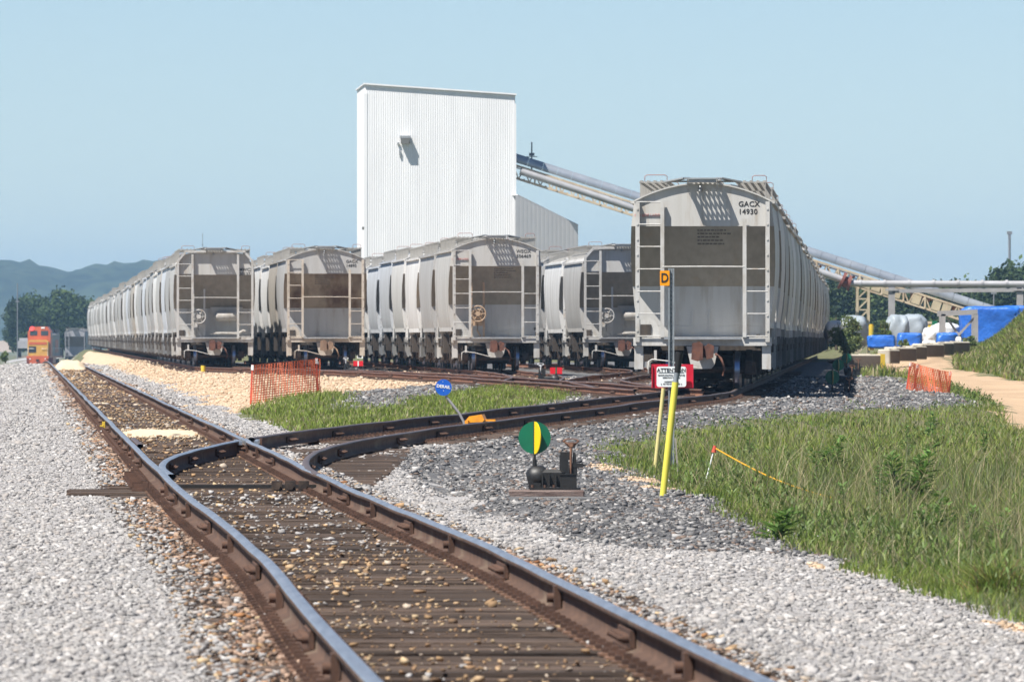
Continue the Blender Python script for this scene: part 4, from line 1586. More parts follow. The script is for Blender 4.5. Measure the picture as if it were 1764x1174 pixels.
def tree(x, ytop, ybase, D, i, label, group, wide=1.0, con=False, col=None):
    p = AT(x, ybase, D)
    h = (ybase - ytop) * D / F
    r = empty('conifer_tree' if con else 'broadleaf_tree', p, random.uniform(0, 6.28), label, 'tree', group)
    s = h / 8.0
    inst('crown', conif if con else crowns[i % 4], r, scale=(s * wide, s * wide, s))
    inst('trunk', trunks[i % 4], r, scale=(s, s, s))
    return r


# left clump beyond the locomotive
lt = [(34, 522, 'dark tree at the left edge of the far clump'), (58, 512, 'tall dark tree in the far left clump, above the locomotive'), (82, 508, 'dark rounded tree in the middle of the far left clump'), (106, 504, 'tallest tree of the far left clump'),
      (126, 514, 'dark tree at the right of the far left clump, beside the wagons'), (140, 522, 'dark tree of the far left clump half hidden by wagons'), (124, 545, 'small yellow green tree in front of the far left clump'), (150, 520, 'rightmost tree of the far left clump behind the wagons'), (70, 530, 'low dark tree behind the locomotive cab')]
for i, (x, yt, lab) in enumerate(lt):
    tree(x, yt, 612, 1380 + 25 * (i % 3) - (80 if i == 6 else 0), i, lab, 'trees of the far left clump', wide=.95)
# right tree line behind the conveyor
rt = []
xs = np.linspace(1370, 1930, 24)
for i, x in enumerate(xs):
    yt = np.interp(x, [1370, 1440, 1500, 1560, 1640, 1700, 1735, 1764, 1830, 1930], [505, 492, 488, 498, 494, 490, 478, 462, 455, 460]) + random.uniform(-6, 6)
    if x > 1790: lab = 'broadleaf tree of the wood past the right edge of the frame'
    else: lab = ['dense', 'loose', 'rounded', 'spreading'][i % 4] + ' broadleaf tree in the wood behind the conveyor, %s from the wagons' % (ORD[i] if i < 16 else 'seventeenth eighteenth nineteenth'.split()[min(i, 18) - 16])
    tree(float(x), float(yt), 606, 800 + 60 * (i % 3) + random.uniform(-15, 15), i + 1, lab, 'trees of the wood behind the conveyor', wide=1.0)
for i in range(9):
    x = 1400 + i * 48 + random.uniform(-8, 8)
    tree(x, 548 + random.uniform(-8, 8), 604, 690 + random.uniform(-20, 20), i, 'low bushy tree at the foot of the wood, %s from the wagons' % ORD[i], 'low trees at the foot of the wood', wide=1.7)
tree(1441, 520, 600, 640, 0, 'bluish conifer beside the end of the rightmost wagon line', None, con=True)
tree(1478, 528, 600, 650, 1, 'small bluish conifer behind the yellow trestle', None, con=True)

# leafy bushes in the yard
BUSHG = [(.13, .18, .05), (.16, .20, .07), (.10, .145, .04)]


def bush(x0, x1, yt, yb, D, n, label, seed, size=.07):
    p = AT((x0 + x1) / 2, yb, D)
    w, h = (x1 - x0) * D / F, (yb - yt) * D / F
    r = empty('bush', p, 0, label, 'bush')
    inst('foliage', make_crown(seed, h, w, 26, n, size, BUSHG, m='leaf', low=True), r)
    mb = MB()
    rr = random.Random(seed)
    for k in range(9):
        a = rr.uniform(0, 6.28)
        mb.tube([(0, 0, -.1), (math.cos(a) * w * .18, math.sin(a) * w * .18, h * .5), (math.cos(a) * w * .3, math.sin(a) * w * .3, h * .9)], [.03, .02, .008], 5)
    mb.build('stem', 'stem_green', r)


bush(1428, 1496, 548, 612, 405, 4200, 'large grey green leafy bush right of the rightmost wagon line', 51)
bush(1510, 1540, 550, 592, 432, 1300, 'medium leafy bush in front of the grey heaps', 52)
bush(1545, 1572, 585, 612, 400, 900, 'low leafy bush in front of the blue row', 53)
bush(1655, 1690, 578, 612, 420, 900, 'low dark bush at the foot of the grassy mound', 54)
bush(0, 18, 604, 624, 700, 700, 'low bush at the far left edge of the gravel', 55, .12)


def blades(name, P, h, w, cols, lean, seed, m='blade'):
    r = np.random.default_rng(seed)
    n = len(P)
    a = r.uniform(0, 2 * np.pi, n)
    dx, dy = np.cos(a), np.sin(a)
    # blades turn their flat side mostly across the view of nobody in particular: random
    b = r.uniform(0, 2 * np.pi, n)
    wx, wy = np.cos(b) * w / 2, np.sin(b) * w / 2
    ln = lean * r.uniform(.3, 1.4, n) * h
    lev = []
    for t, wf, lf in ((0, 1, 0), (.55, .8, .28), (1, 0, 1)):
        cx = P[:, 0] + dx * ln * lf; cy = P[:, 1] + dy * ln * lf; cz = P[:, 2] + h * t * (1 - .12 * lf)
        if wf > 0:
            lev.append(np.stack([cx - wx * wf, cy - wy * wf, cz], -1)); lev.append(np.stack([cx + wx * wf, cy + wy * wf, cz], -1))
        else:
            lev.append(np.stack([cx, cy, cz], -1))
    V = np.stack(lev, 1).reshape(-1, 3)
    o = np.arange(n) * 5
    Q = np.stack([o, o + 1, o + 3, o + 2], -1)
    T = np.stack([o + 2, o + 3, o + 4], -1)
    me = np_mesh(name, V, quads=Q, tris=T, col=np.repeat(cols, 5, axis=0))
    me.materials.append(MATS[m])
    return tag(inst(name, me), kind='stuff')


def pick(colset, n, r, jit=.25):
    c = np.array(colset)[r.integers(0, len(colset), n)]
    return c * (1 + jit * (r.random((n, 1)) * 2 - 1))


GR = [(.135, .190, .030), (.175, .235, .038), (.095, .145, .028), (.215, .26, .052)]
GB = [(.13, .165, .065), (.18, .20, .10)]
GS = [(.30, .25, .13), (.24, .21, .10), (.36, .31, .18)]
GY_ = [(.20, .26, .036), (.175, .235, .034), (.24, .28, .055)]


def ditch_grass():
    r = np.random.default_rng(5)
    n = 215000
    Y = 40 + (310 - 40) * r.random(n) ** 1.75
    ex = grass_edge(Y)
    wide = np.maximum(.0588 * Y + 2.6 - ex, 1.0)
    X = ex + wide * r.random(n) + r.normal(size=n) * .12
    j = vnoise(X, Y, 1.6, 31)
    d = X - ex
    keep = (d > -.35 + .9 * j) & ((vnoise(X, Y, 2.1, 44) > .20) | (r.random(n) < .3)) & ~inpoly(X + .3 * (j - .5), Y, ROAD)
    keep &= ~((Y > 195) & (d > 0) & (vnoise(X, Y, 5, 33) > .62))
    X, Y, d, j = X[keep], Y[keep], d[keep], j[keep]
    n = len(X)
    Z = ground_z(X, Y) - .02
    big = vnoise(X, Y, 3.2, 35)
    h = (.10 + .34 * sstep(.0, 1.6, d) * (.25 + 1.1 * big)) * r.uniform(.55, 1.3, n)
    h *= np.interp(Y, [40, 110, 140, 200, 300], [1.12, 1.0, .52, .42, .5])
    tuft = vnoise(X, Y, .55, 36)
    h *= (.65 + .75 * tuft)
    w = np.interp(Y, [40, 80, 150, 300], [.007, .010, .016, .030]) * r.uniform(.7, 1.3, n)
    c = pick(GR, n, r)
    s = r.random(n)
    patch = vnoise(X, Y, 2.6, 38)
    sel = s < .30 * (patch > .55) + .09; c[sel] = pick(GS, sel.sum(), r)
    sel = (r.random(n) < .45) & (vnoise(X, Y, 4, 39) > .5) & (Y < 120); c[sel] = pick(GB, sel.sum(), r)
    sel = (Y > 128) & (r.random(n) < .6); c[sel] = pick(GY_, sel.sum(), r)
    stalk = (r.random(n) < .085) & (d > .4); h[stalk] *= r.uniform(1.5, 2.3, stalk.sum()); w[stalk] *= .6; c[stalk] = pick(GS + GB, stalk.sum(), r)
    blades('tall_grass', np.stack([X, Y, Z], -1), h, w, c, .5, 6)


ditch_grass()


def forbs():
    r = np.random.default_rng(15)
    n = 70000
    Y = 42 + (240 - 42) * r.random(n) ** 1.7
    ex = grass_edge(Y)
    X = ex + np.maximum(.0588 * Y + 1.5 - ex, 1.0) * r.random(n)
    k = (vnoise(X, Y, 1.3, 71) > .62) & (X - ex > .25) & ~inpoly(X, Y, ROAD)
    X, Y = X[k], Y[k]; n = len(X)
    h = r.uniform(.03, .085, n)
    z = ground_z(X, Y) + r.uniform(0, .40, n) * (.35 + vnoise(X, Y, 1.3, 72)) * np.interp(Y, [42, 130, 240], [1, .7, .5])
    c = pick([(.10, .17, .032), (.13, .20, .04), (.085, .13, .03), (.16, .19, .06)], n, r)
    blades('broadleaf_weeds', np.stack([X, Y, z], -1), h, np.interp(Y, [42, 240], [.011, .03]) * r.uniform(.7, 1.4, n), c, 1.1, 16)


forbs()


def poly_grass(name, poly, n, h0, h1, w, cols, seed, zadd=0, straw=.1):
    r = np.random.default_rng(seed)
    xs = [p[0] for p in poly]; ysp = [p[1] for p in poly]
    X = r.uniform(min(xs), max(xs), n); Y = r.uniform(min(ysp), max(ysp), n)
    k = inpoly(X + r.normal(size=n) * .25 + .8 * (vnoise(X, Y, 2, seed) - .5), Y + 8 * (vnoise(X, Y, 1.7, seed + 1) - .5), poly)
    k &= (np.abs(X - div_x(Y)) > 1.7) & (np.abs(X - main_x(Y)) > 2.4)
    k &= vnoise(X, Y, 1.8, seed + 7) > .22
    X, Y = X[k], Y[k]; m = len(X)
    h = r.uniform(h0, h1, m) * (.5 + vnoise(X, Y, 1.5, seed + 2))
    c = pick(cols, m, r)
    s = r.random(m) < straw + .25 * (vnoise(X, Y, 3, seed + 4) > .68); c[s] = pick(GS, s.sum(), r)
    blades(name, np.stack([X, Y, ground_z(X, Y) - .01], -1), h, np.full(m, w) * r.uniform(.7, 1.3, m), c, .5, seed + 3)


poly_grass('short_grass', STRIP, 60000, .05, .17, .018, GY_ + GR[:2], 61)
poly_grass('short_grass', YARDGRASS, 9000, .15, .35, .04, GY_ + GR, 63)


def mound_grass():
    r = np.random.default_rng(8)
    n = 150000
    Y = r.uniform(288, 520, n)
    mx = 15.9 + (Y - 305) * .054
    X = mx + r.uniform(-1.2, 7.0, n)
    k = (X > mx - .8 + 1.2 * vnoise(X, Y, 2, 3)) & ~inpoly(X, Y, ROAD)
    X, Y = X[k], Y[k]; m = len(X)
    h = r.uniform(.12, .34, m) * (.4 + vnoise(X, Y, 2.2, 4) * 1.1)
    c = pick(GR, m, r)
    s = r.random(m) < .18 + .4 * (vnoise(X, Y, 3.0, 6) > .6); c[s] = pick(GS, s.sum(), r)
    blades('mound_grass', np.stack([X, Y, ground_z(X, Y) - .02], -1), h, r.uniform(.03, .06, m), c, .5, 9)
    n = 26000
    Y = r.uniform(300, 520, n); X = r.uniform(10.5, 22, n)
    k = (X > div_x(Y) + 3.2) & ~inpoly(X, Y, ROAD) & (vnoise(X, Y, 4, 12) > .38)
    X, Y = X[k], Y[k]; m = len(X)
    h = r.uniform(.12, .5, m) * (.4 + vnoise(X, Y, 2.5, 14))
    c = pick(GR + GY_, m, r)
    s = r.random(m) < .35; c[s] = pick(GS, s.sum(), r)
    blades('yard_weeds', np.stack([X, Y, ground_z(X, Y) - .02], -1), h, r.uniform(.03, .06, m), c, .5, 15)


mound_grass()


def weed(x, yb, yt, D, label, seed, leafy=1.0, width=.16, col=None):
    """upright weed: stems with whorls of narrow leaves"""
    p = AT(x, yb, D); p.z = float(ground_z(p.x, D)) - .03
    h = max(.3, H + (YH - yt) / F * D - p.z)
    r = np.random.default_rng(seed)
    o = empty('tall_weed', p, r.uniform(0, 6), label, 'weed', 'tall weeds in the ditch grass')
    mb = MB()
    Vs, cs = [], []
    nst = 3 if leafy > 1.2 else 2
    for sidx in range(nst):
        bx, by = r.normal(0, width * .35, 2)
        hh = h * (1 if sidx == 0 else r.uniform(.65, .95))
        mb.tube([(bx * .3, by * .3, 0), (bx * .7, by * .7, hh * .5), (bx, by, hh)], [.008, .006, .003], 5)
        nl = int(46 * leafy * hh / .8)
        for k in range(nl):
            t = r.uniform(.12, 1)
            a = r.uniform(0, 6.28); L = width * (1.15 - .75 * t) * r.uniform(.6, 1.2) + .02
            c = np.array([bx * t, by * t, hh * t])
            d = np.array([math.cos(a), math.sin(a), r.uniform(.2, .9)]); d /= np.linalg.norm(d)
            s = np.array([-math.sin(a), math.cos(a), 0]) * (.012 + .05 * L)
            Vs += [c, c + d * L * .5 + s, c + d * L + np.array([0, 0, -.15 * L]), c + d * L * .5 - s]
            cc = np.array(col or (.07, .125, .03)) * r.uniform(.7, 1.35)
            cs += [cc * 1.7] * 4
    mb.build('stem', 'stem_green', o)
    me = np_mesh('leaves', np.array(Vs), quads=np.arange(len(Vs)).reshape(-1, 4), col=np.array(cs))
    me.materials.append(MATS['leaf'])
    inst('leaves', me, o)


for i, a in enumerate([(1291, 800, 722, 128, 'tall dark weed spike beside the orange topped stake', 1.0, .14), (1276, 800, 762, 126, 'short dark weed left of the tallest spike near the stake', .8, .12), (1428, 815, 752, 120, 'spreading leafy weed in the middle of the ditch grass', 1.7, .34),
                       (1604, 735, 700, 165, 'pale weed standing by the far end of the gravel', 1.0, .2), (1602, 745, 708, 158, 'second pale weed just below the one by the gravel end', 1.0, .2), (1556, 860, 768, 98, 'bushy weed clump right of the yellow rope', 1.9, .34), (1606, 950, 848, 80, 'tall leafy weed at the centre right of the ditch', 1.6, .22),
                       (1588, 990, 880, 76, 'second leafy weed beside the tall one at centre right', 1.6, .22), (1660, 900, 862, 82, 'dark weed clump near the right edge, above the tall grass', 1.8, .24), (1505, 880, 800, 96, 'slim weed between the yellow rope end and the bushy clump', 1.0, .13), (1690, 800, 735, 120, 'thin weed near the right edge below the dirt road', 1.0, .14),
                       (1560, 790, 735, 135, 'pale slim weed in the upper middle of the ditch', 1.0, .15), (1712, 990, 880, 74, 'tall weed at the right edge above the corner tuft', 1.3, .18), (1480, 960, 880, 80, 'slim weed in the lower middle of the ditch grass', 1.0, .13), (1455, 905, 835, 90, 'leafy weed just below the yellow rope end', 1.3, .2), (1408, 860, 780, 105, 'thin weed spike behind the yellow rope', .9, .12), (1330, 990, 930, 72, 'broad leaved low weed at the edge of the dark gravel', 1.5, .22)]):
    weed(a[0], a[1], a[2], a[3], a[4], 200 + i, a[5], a[6])


def tuft(x, y, z, n, h, label, seed, cols):
    p = W(x, y, z)
    r = np.random.default_rng(seed)
    pos = r.normal(0, .07, (n, 2))
    P = np.stack([p.x + pos[:, 0], p.y + pos[:, 1], np.full(n, float(ground_z(p.x, p.y)) - .02)], -1)
    o = blades('grass_tuft', P, r.uniform(.5, 1.1, n) * h, r.uniform(.006, .011, n), pick(cols, n, r), .75, seed)
    del o['kind']
    tag(o, label, 'grass tuft', 'grass tufts in the lower right corner')


tuft(1722, 1120, -.66, 700, .42, 'large reddish green grass tuft at the bottom right corner', 301, GR + [(.22, .13, .06)])
tuft(1640, 1040, -.7, 420, .40, 'green grass tuft left of the corner tuft', 302, GR)
tuft(1745, 1010, -.75, 500, .5, 'tall pale grass tuft at the right edge above the corner', 303, GB + GR[:1])


# ------------------------------------------------------------------ stones
def stones(name, P, size, cols, seed, flat=.48):
    r = np.random.default_rng(seed)
    n = len(P)
    cube = np.array([(x, y, z) for z in (-1, 1) for x, y in ((-1, -1), (1, -1), (1, 1), (-1, 1))], float)
    V = np.repeat(cube[None], n, 0) * r.uniform(.5, 1.1, (n, 8, 1))
    V += r.normal(0, .16, (n, 8, 3))
    V *= (size[:, None] * np.array([1, .85, flat]) * r.uniform(.7, 1.3, (n, 3)))[:, None, :] * .5
    a = r.uniform(0, 2 * np.pi, n); t = r.normal(0, .45, n)
    ca, sa, ct, st = np.cos(a)[:, None], np.sin(a)[:, None], np.cos(t)[:, None], np.sin(t)[:, None]
    x, y, z = V[..., 0], V[..., 1], V[..., 2]
    y2, z2 = y * ct - z * st, y * st + z * ct
    V = np.stack([x * ca - y2 * sa, x * sa + y2 * ca, z2], -1) + P[:, None, :]
    f = np.array([(3, 2, 1, 0), (4, 5, 6, 7), (0, 1, 5, 4), (1, 2, 6, 5), (2, 3, 7, 6), (3, 0, 4, 7)])
    Q = (f[None] + (np.arange(n) * 8)[:, None, None]).reshape(-1, 4)
    me = np_mesh(name, V.reshape(-1, 3), quads=Q, col=np.repeat(cols, 8, axis=0))
    me.materials.append(MATS['stone'])
    return tag(inst(name, me), kind='stuff')


LIGHT = [(.375, .36, .35), (.42, .405, .39), (.34, .325, .315), (.31, .30, .29), (.38, .35, .325), (.46, .445, .43), (.22, .21, .205)]
DARKS = [(.15, .147, .145), (.20, .195, .19), (.11, .11, .113), (.075, .075, .08), (.25, .245, .24), (.18, .135, .11), (.33, .32, .31)]
TANS = [(.56, .42, .29), (.62, .49, .36), (.49, .36, .24)]
BROWN = [(.34, .22, .12), (.42, .29, .17), (.26, .16, .09), (.40, .33, .26), (.20, .13, .08), (.48, .36, .22)]


def scatter_stones():
    r = np.random.default_rng(77)
    n = 300000
    t = r.random(n)
    Y = 36 * (520 / 36.) ** (t ** .96)
    half = .0588 * Y + 1.2
    X = r.uniform(-1, 1, n) * half
    reg = region(X, Y)
    u = X - main_x(Y)
    onrail = (np.abs(np.abs(u) - G2) < .09) | ((Y > 84) & (np.abs(np.abs(X - div_x(Y)) - G2) < .10)) | ((Y > 236) & (np.abs(np.abs(X - ladder_x(np.clip(Y, 186, 356))) - G2) < .12))
    Z = ground_z(X, Y)
    sc = np.interp(Y, [36, 90, 200, 330, 520], [.56, .68, 1.05, 1.6, 2.6])
    onrail |= (np.abs(X - .37) < .40) & (np.abs(Y - 84.3) < 1.2)
    k = (reg == 1) & ~onrail & ~((np.abs(u) < 1.3) & (r.random(n) < .6))
    c = pick(LIGHT, k.sum(), r, .15)
    size = np.clip(r.lognormal(math.log(.036), .42, k.sum()), .015, .10) * sc[k]
    stones('ballast_stones', np.stack([X[k], Y[k], Z[k] + size * .07], -1), size, c, 78)
    k = (reg == 2) & ~onrail & (Y < 300)
    c = pick(DARKS, k.sum(), r, .2)
    lightmix = (r.random(k.sum()) < .13); c[lightmix] = pick(LIGHT, lightmix.sum(), r, .2)
    size = np.clip(r.lognormal(math.log(.040), .42, k.sum()), .015, .11) * sc[k]
    stones('grey_gravel_stones', np.stack([X[k], Y[k], Z[k] + size * .12], -1), size, c, 79)
    k = (reg == 3) & ~onrail
    k &= r.random(n) < .8
    size = np.clip(r.lognormal(math.log(.05), .4, k.sum()), .02, .12) * sc[k] * .8
    stones('tan_gravel_stones', np.stack([X[k], Y[k], Z[k] + size * .12], -1), size, pick(TANS, k.sum(), r, .12), 80)
    # between the rails of the main line: loose stones on and between the ties
    n = 13000
    Y = 36 * (470 / 36.) ** (r.random(n) ** .8)
    u = r.uniform(-.66, .66, n)
    X = main_x(Y) + u
    white = ((Y > 60) & (Y < 84) & (r.random(n) < .6)) | (r.random(n) < .06)
    dens = np.where((Y > 84) & (Y < 112), .25, 1) * np.where(u > .25, np.where(Y < 60, .35, .7), 1.0) * (.25 + 1.2 * (vnoise(X, Y, 1.1, 90) > .45))
    k = r.random(n) < dens
    X, Y, white = X[k], Y[k], white[k]; m = len(X)
    c = pick(BROWN, m, r, .25); c[white] = pick(LIGHT, white.sum(), r, .15)
    size = np.clip(r.lognormal(math.log(.016), .5, m), .007, .06) * np.interp(Y, [36, 90, 260, 470], [1, 1.2, 2.2, 3.6])
    stones('loose_stones', np.stack([X, Y, np.full(m, -.172) + size * .22 + main_z(Y)], -1), size, c, 81)
    # stones thrown over the tie ends on both sides
    n = 26000
    Y = 36 * (480 / 36.) ** (r.random(n)); s = np.where(r.random(n) < .5, -1, 1)
    u = s * (.86 + .5 * r.random(n) ** .8)
    bury = (Y > 81) & (Y < 88) & (u < 0); Y = np.where(bury, Y + 40, Y)
    X = main_x(Y) + u
    c = pick(LIGHT, n, r, .15); b = r.random(n) < np.interp(Y, [36, 130], [.2, .06]); c[b] = pick(BROWN, b.sum(), r)
    c = np.where((r.random(n) < np.clip(1.25 - (np.abs(u) - .86) * 3, 0, .8))[:, None], c * np.array([.86, .62, .47]), c)
    size = np.clip(r.lognormal(math.log(.024), .42, n), .010, .07) * np.interp(Y, [36, 130, 480], [.8, 1.15, 3.4])
    stones('loose_stones', np.stack([X, Y, np.full(n, -.178) + size * .2], -1), size, c, 82)


scatter_stones()

# sand spills on the main line
mb = MB()


def sand_patch(name, Yc, ylen, x0, x1, zc, hgt, m, label, seed):
    nx, ny = 24, 14
    vs, fs = [], []
    for j in range(ny + 1):
        for i in range(nx + 1):
            a, b = i / nx, j / ny
            x = x0 + (x1 - x0) * a; y = Yc + ylen * (b - .5)
            e = min(1, 4 * min(a, 1 - a)) * min(1, 3 * min(b, 1 - b))
            nn = float(vnoise(np.array(x + seed), np.array(y), .35, seed))
            vs.append((x + float(main_x(y)), y + (.9 if ylen > 3 else .3) * (nn - .5) + ylen * .12 * (a - .5), zc - .06 + (hgt + .06) * math.sqrt(max(0, e)) * (.8 + .4 * nn)))
    for j in range(ny):
        for i in range(nx):
            a = j * (nx + 1) + i
            fs.append((a, a + 1, a + nx + 2, a + nx + 1))
    o = MB().add(vs, fs, 0, True).build(name, m)
    tag(o, label, 'sand')


sand_patch('sand_spill', 134.5, 8.0, -.70, .70, -.17, .05, 'sand_pale', 'pale strip of spilled sand across the main line beyond the switch', 4)
sand_patch('sand_pile', 400, 10, -.72, .72, -.15, .38, 'sand_pale', 'pale sand heap far up the main line before the locomotive', 5)
sand_patch('sand_spill', 196, 1.2, -.65, -.05, -.17, .025, 'sand_pale', 'small pale sand streak between the rails beyond the sand strip', 6)

r_ = np.random.default_rng(91)
n_ = 900
yy_ = 134.5 + r_.normal(0, 3.4, n_); uu_ = r_.uniform(-.66, .66, n_)
stones('sand_grains', np.stack([main_x(yy_) + uu_, yy_, np.full(n_, -.166)], -1), np.clip(r_.lognormal(math.log(.022), .5, n_), .008, .06), pick([(.60, .50, .36), (.50, .40, .28)], n_, r_, .15), 92)
# sandy heap in the yard near the leading half hidden wagon
p = W(1032, 636, .0)
lump('sand_heap', (p.x, p.y, -.1), (1.9, 4, .32), 'sand_dirt', 'small tan sand heap in front of the half hidden wagon', 'sand', 71, sq=2.0)
p = W(1430, 622, .05)
lump('dirt_heap', (p.x + .4, 430, -.1), (3.2, 8, .55), 'sand_dirt', 'low tan dirt heap beyond the shaded switch stands', 'dirt', 72, sq=2.0)
p = W(730, 636, .0)


# ------------------------------------------------------------------ switch stands, signs, markers
def disc(mb, c, r, n=32, th=.006, m=0, axis='y'):
    c = Vector(c)
    mb.cyl(c + Vector((0, th / 2, 0)), c - Vector((0, th / 2, 0)), r, n, m)


def target_plates(parent, z, r, col_a, col_b, cross_angle):
    mb = MB(); disc(mb, (0, 0, z), r, 36, .006); mb.build('target_disc', col_a, parent)
    if col_b:
        mb = MB(); disc(mb, (0, 0, 0), r * .98, 36, .006)
        # half disc standing out towards the viewer, crossing the first
        poly = [(0, -r)] + [(r * math.cos(a), r * math.sin(a)) for a in np.linspace(-math.pi / 2, math.pi / 2, 24)[1:-1]] + [(0, r)]
        mb = MB(); mb.prism(poly, -.004, .004)
        mb.build('cross_target', col_b, parent, loc=(0, -.012, z), rot=(0, 0, cross_angle))


def switch_stand(px, py, zbase, rz, label, group, scale=1.0, disc_z=.52, disc_r=.158, col_a='target_green', col_b='target_yellow', cross=-1.20, low=False):
    p = W(px, py, zbase)
    r = empty('switch_stand', p, rz, label, 'switch stand', group)
    r.scale = (scale,) * 3
    mb = MB()
    mb.box((.20, 0, .012), (.50, .34, .024))
    # rounded housing at the left
    mb.tube([(-.075, 0, .11), (-.055, 0, .115), (-.02, 0, .12), (.06, 0, .125), (.10, 0, .12)], [.05, .085, .11, .115, .095], 16)
    mb.box((.0, 0, .06), (.12, .2, .10))
    # centre body with ribs
    mb.cbox((.17, 0, .115), (.25, .20, .17), .03)
    for x in (.075, .14, .205):
        mb.box((x, -.115, .09), (.014, .05, .14)); mb.box((x, .115, .09), (.014, .05, .14))
    mb.box((.33, -.02, .085), (.16, .22, .13))
    mb.box((.33, -.02, .153), (.175, .235, .012))
    mb.build('housing', 'stand_black', r)
    mb = MB()
    for x in (-.02, .10, .19):
        mb.cyl((x, -.13, .024), (x, -.13, .05), .016, 6)
    mb.build('bolt', 'rust', r)
    mb = MB()
    mb.prism([(.24, .15), (.34, .15), (.33, .30), (.285, .36), (.245, .34)], -.05, .03)
    mb.prism([(.36, .15), (.42, .15), (.40, .36), (.375, .37)], -.02, .05)
    mb.box((.30, -.01, .33), (.10, .05, .08)); mb.box((.415, .0, .24), (.12, .05, .04)); mb.tube([(.40, 0, .22), (.47, 0, .245), (.50, 0, .24)], .012, 6)
    mb.build('gear_bracket', 'stand_black', r)
    mb = MB()
    mb.tube([(.35, -.03, .16), (.355, -.03, .42)], .013, 8)
    mb.torus((.355, -.03, .475), .052, .010, 'y', 18, 6)
    mb.v = [((x - .355) * 1.35 + .355, y, (z - .475) * .45 + .475) if abs(z - .475) < .07 and z > .425 else (x, y, z) for x, y, z in mb.v]
    mb.prism([(.325, .465), (.385, .465), (.368, .42), (.342, .42)], -.045, -.015)
    mb.build('throw_handle', 'handle_rust', r)
    mb = MB()
    mb.tube([(.0, 0, .18), (.0, 0, disc_z + disc_r + .01)], .013, 8)
    mb.cyl((0, 0, .2), (0, 0, .30), .022, 8)
    mb.build('target_mast', 'stand_black', r)
    if not low:
        target_plates(r, disc_z, disc_r, col_a, col_b, cross)
    else:
        for s in (-1, 1):
            MB().box((s * .075, -.016, disc_z), (.13, .006, .15)).build('target_plate', col_a, r)
        MB().box((0, -.02, disc_z), (.035, .008, .15)).build('target_stripe', col_b, r)
    return r


# near stand
wood = empty('tie_block', (0, 0, 0), label='heavy timber carrying the near switch stand', cat='timber')
p0 = W(955, 849, -.17)
wood.location = (p0.x - .02, 84.95, -.17)
MB().cbox((-.05, 0, -.055), (.74, .44, .12), .012).build('timber', 'block_wood', wood)
st = switch_stand(921, 843, -.165, 0, 'near switch stand with round green target and yellow cross blade', 'switch stands', disc_z=.508, disc_r=.158)
st.location.z = -.17 + .004
# three in the shade of the rightmost wagons
for (px, py, D_, lab) in ((1434, 690, 212, 'shaded switch stand with green target, nearest of the three beside the rightmost wagons'), (1444, 662, 258, 'shaded switch stand with green target, middle of the three beside the rightmost wagons'), (1458, 646, 296, 'shaded switch stand with green target, farthest of the three beside the rightmost wagons')):
    s = switch_stand(px, py, -.02, 0, lab, 'switch stands', scale=1.15, disc_z=.50, disc_r=.15, col_b='stake_yellow', cross=-1.45)
    s.location = AT(px, py, D_)
for (px, py, lab, cb) in ((617, 645, 'low switch stand with red target plates left of the blue derail disc', 'letter_white'), (958, 661, 'low switch stand with red target plates and green stripe, right of the blue disc', 'target_green')):
    s = switch_stand(px, py, -.02, math.pi, lab, 'switch stands', scale=1.25, disc_z=.33, disc_r=.10, col_a='target_red', col_b=cb, low=True)
    s.location.z = float(ground_z(s.location.x, s.location.y))
    for ch in s.children:
        if ch.name.startswith('target_'):
            ch.rotation_euler = (0, 0, math.pi)
        if ch.name.startswith('throw_handle'):
            ch.data = ch.data.copy(); ch.data.materials[0] = MATS['bag_white']

# derail sign and derail
DR = 135.0
pb = AT(802, 729, DR)
dsg = empty('derail_sign', (pb.x, DR, float(div_z(DR)) - .17), 0, label='round blue derail sign on a leaning grey rod beside the curved siding', cat='sign')
mb = MB()
q = AT(768, 682, DR) - dsg.location
mb.tube([(0, 0, -.02), (-.03, 0, .13), (-.10, 0, .26), q], .021, 8)
mb.build('rod', 'steel_grey', dsg)
c = AT(764, 667, DR) - dsg.location
mb = MB(); disc(mb, (c.x, -.03, c.z), .127, 36, .008); mb.build('disc', 'sign_blue', dsg)
o = inst('lettering', text_mesh('DERAIL', .066, 'letter_white', bold=.0022), dsg, (c.x, -.0365, c.z + .012), (math.pi / 2, R(7), 0))
MB().cyl((c.x, -.03, c.z - .05), (c.x, -.037, c.z - .05), .007, 8).cyl((c.x - .01, -.03, c.z + .09), (c.x - .01, -.037, c.z + .09), .005, 8).build('rivet', 'letter_white', dsg)
pd = AT(822, 726, 131.5)
der = empty('derail', (float(div_x(131.5)) + G2, 131.5, float(div_z(131.5))), -.09, label='orange derail wedge clamped on the near rail of the siding', cat='derail')
der.location.x = pd.x
mb = MB()
mb.prism([(-.14, -.01), (.10, .0), (.13, .03), (.09, .115), (-.10, .085), (-.14, .04)], -.22, .22)
mb.box((.19, 0, .022), (.18, .12, .03)); mb.box((-.13, -.1, .0), (.05, .5, .05))
mb.build('wedge', 'derail_orange', der)
MB().box((.12, -.05, -.06), (.04, .1, .14)).build('clamp', 'stake_yellow', der)

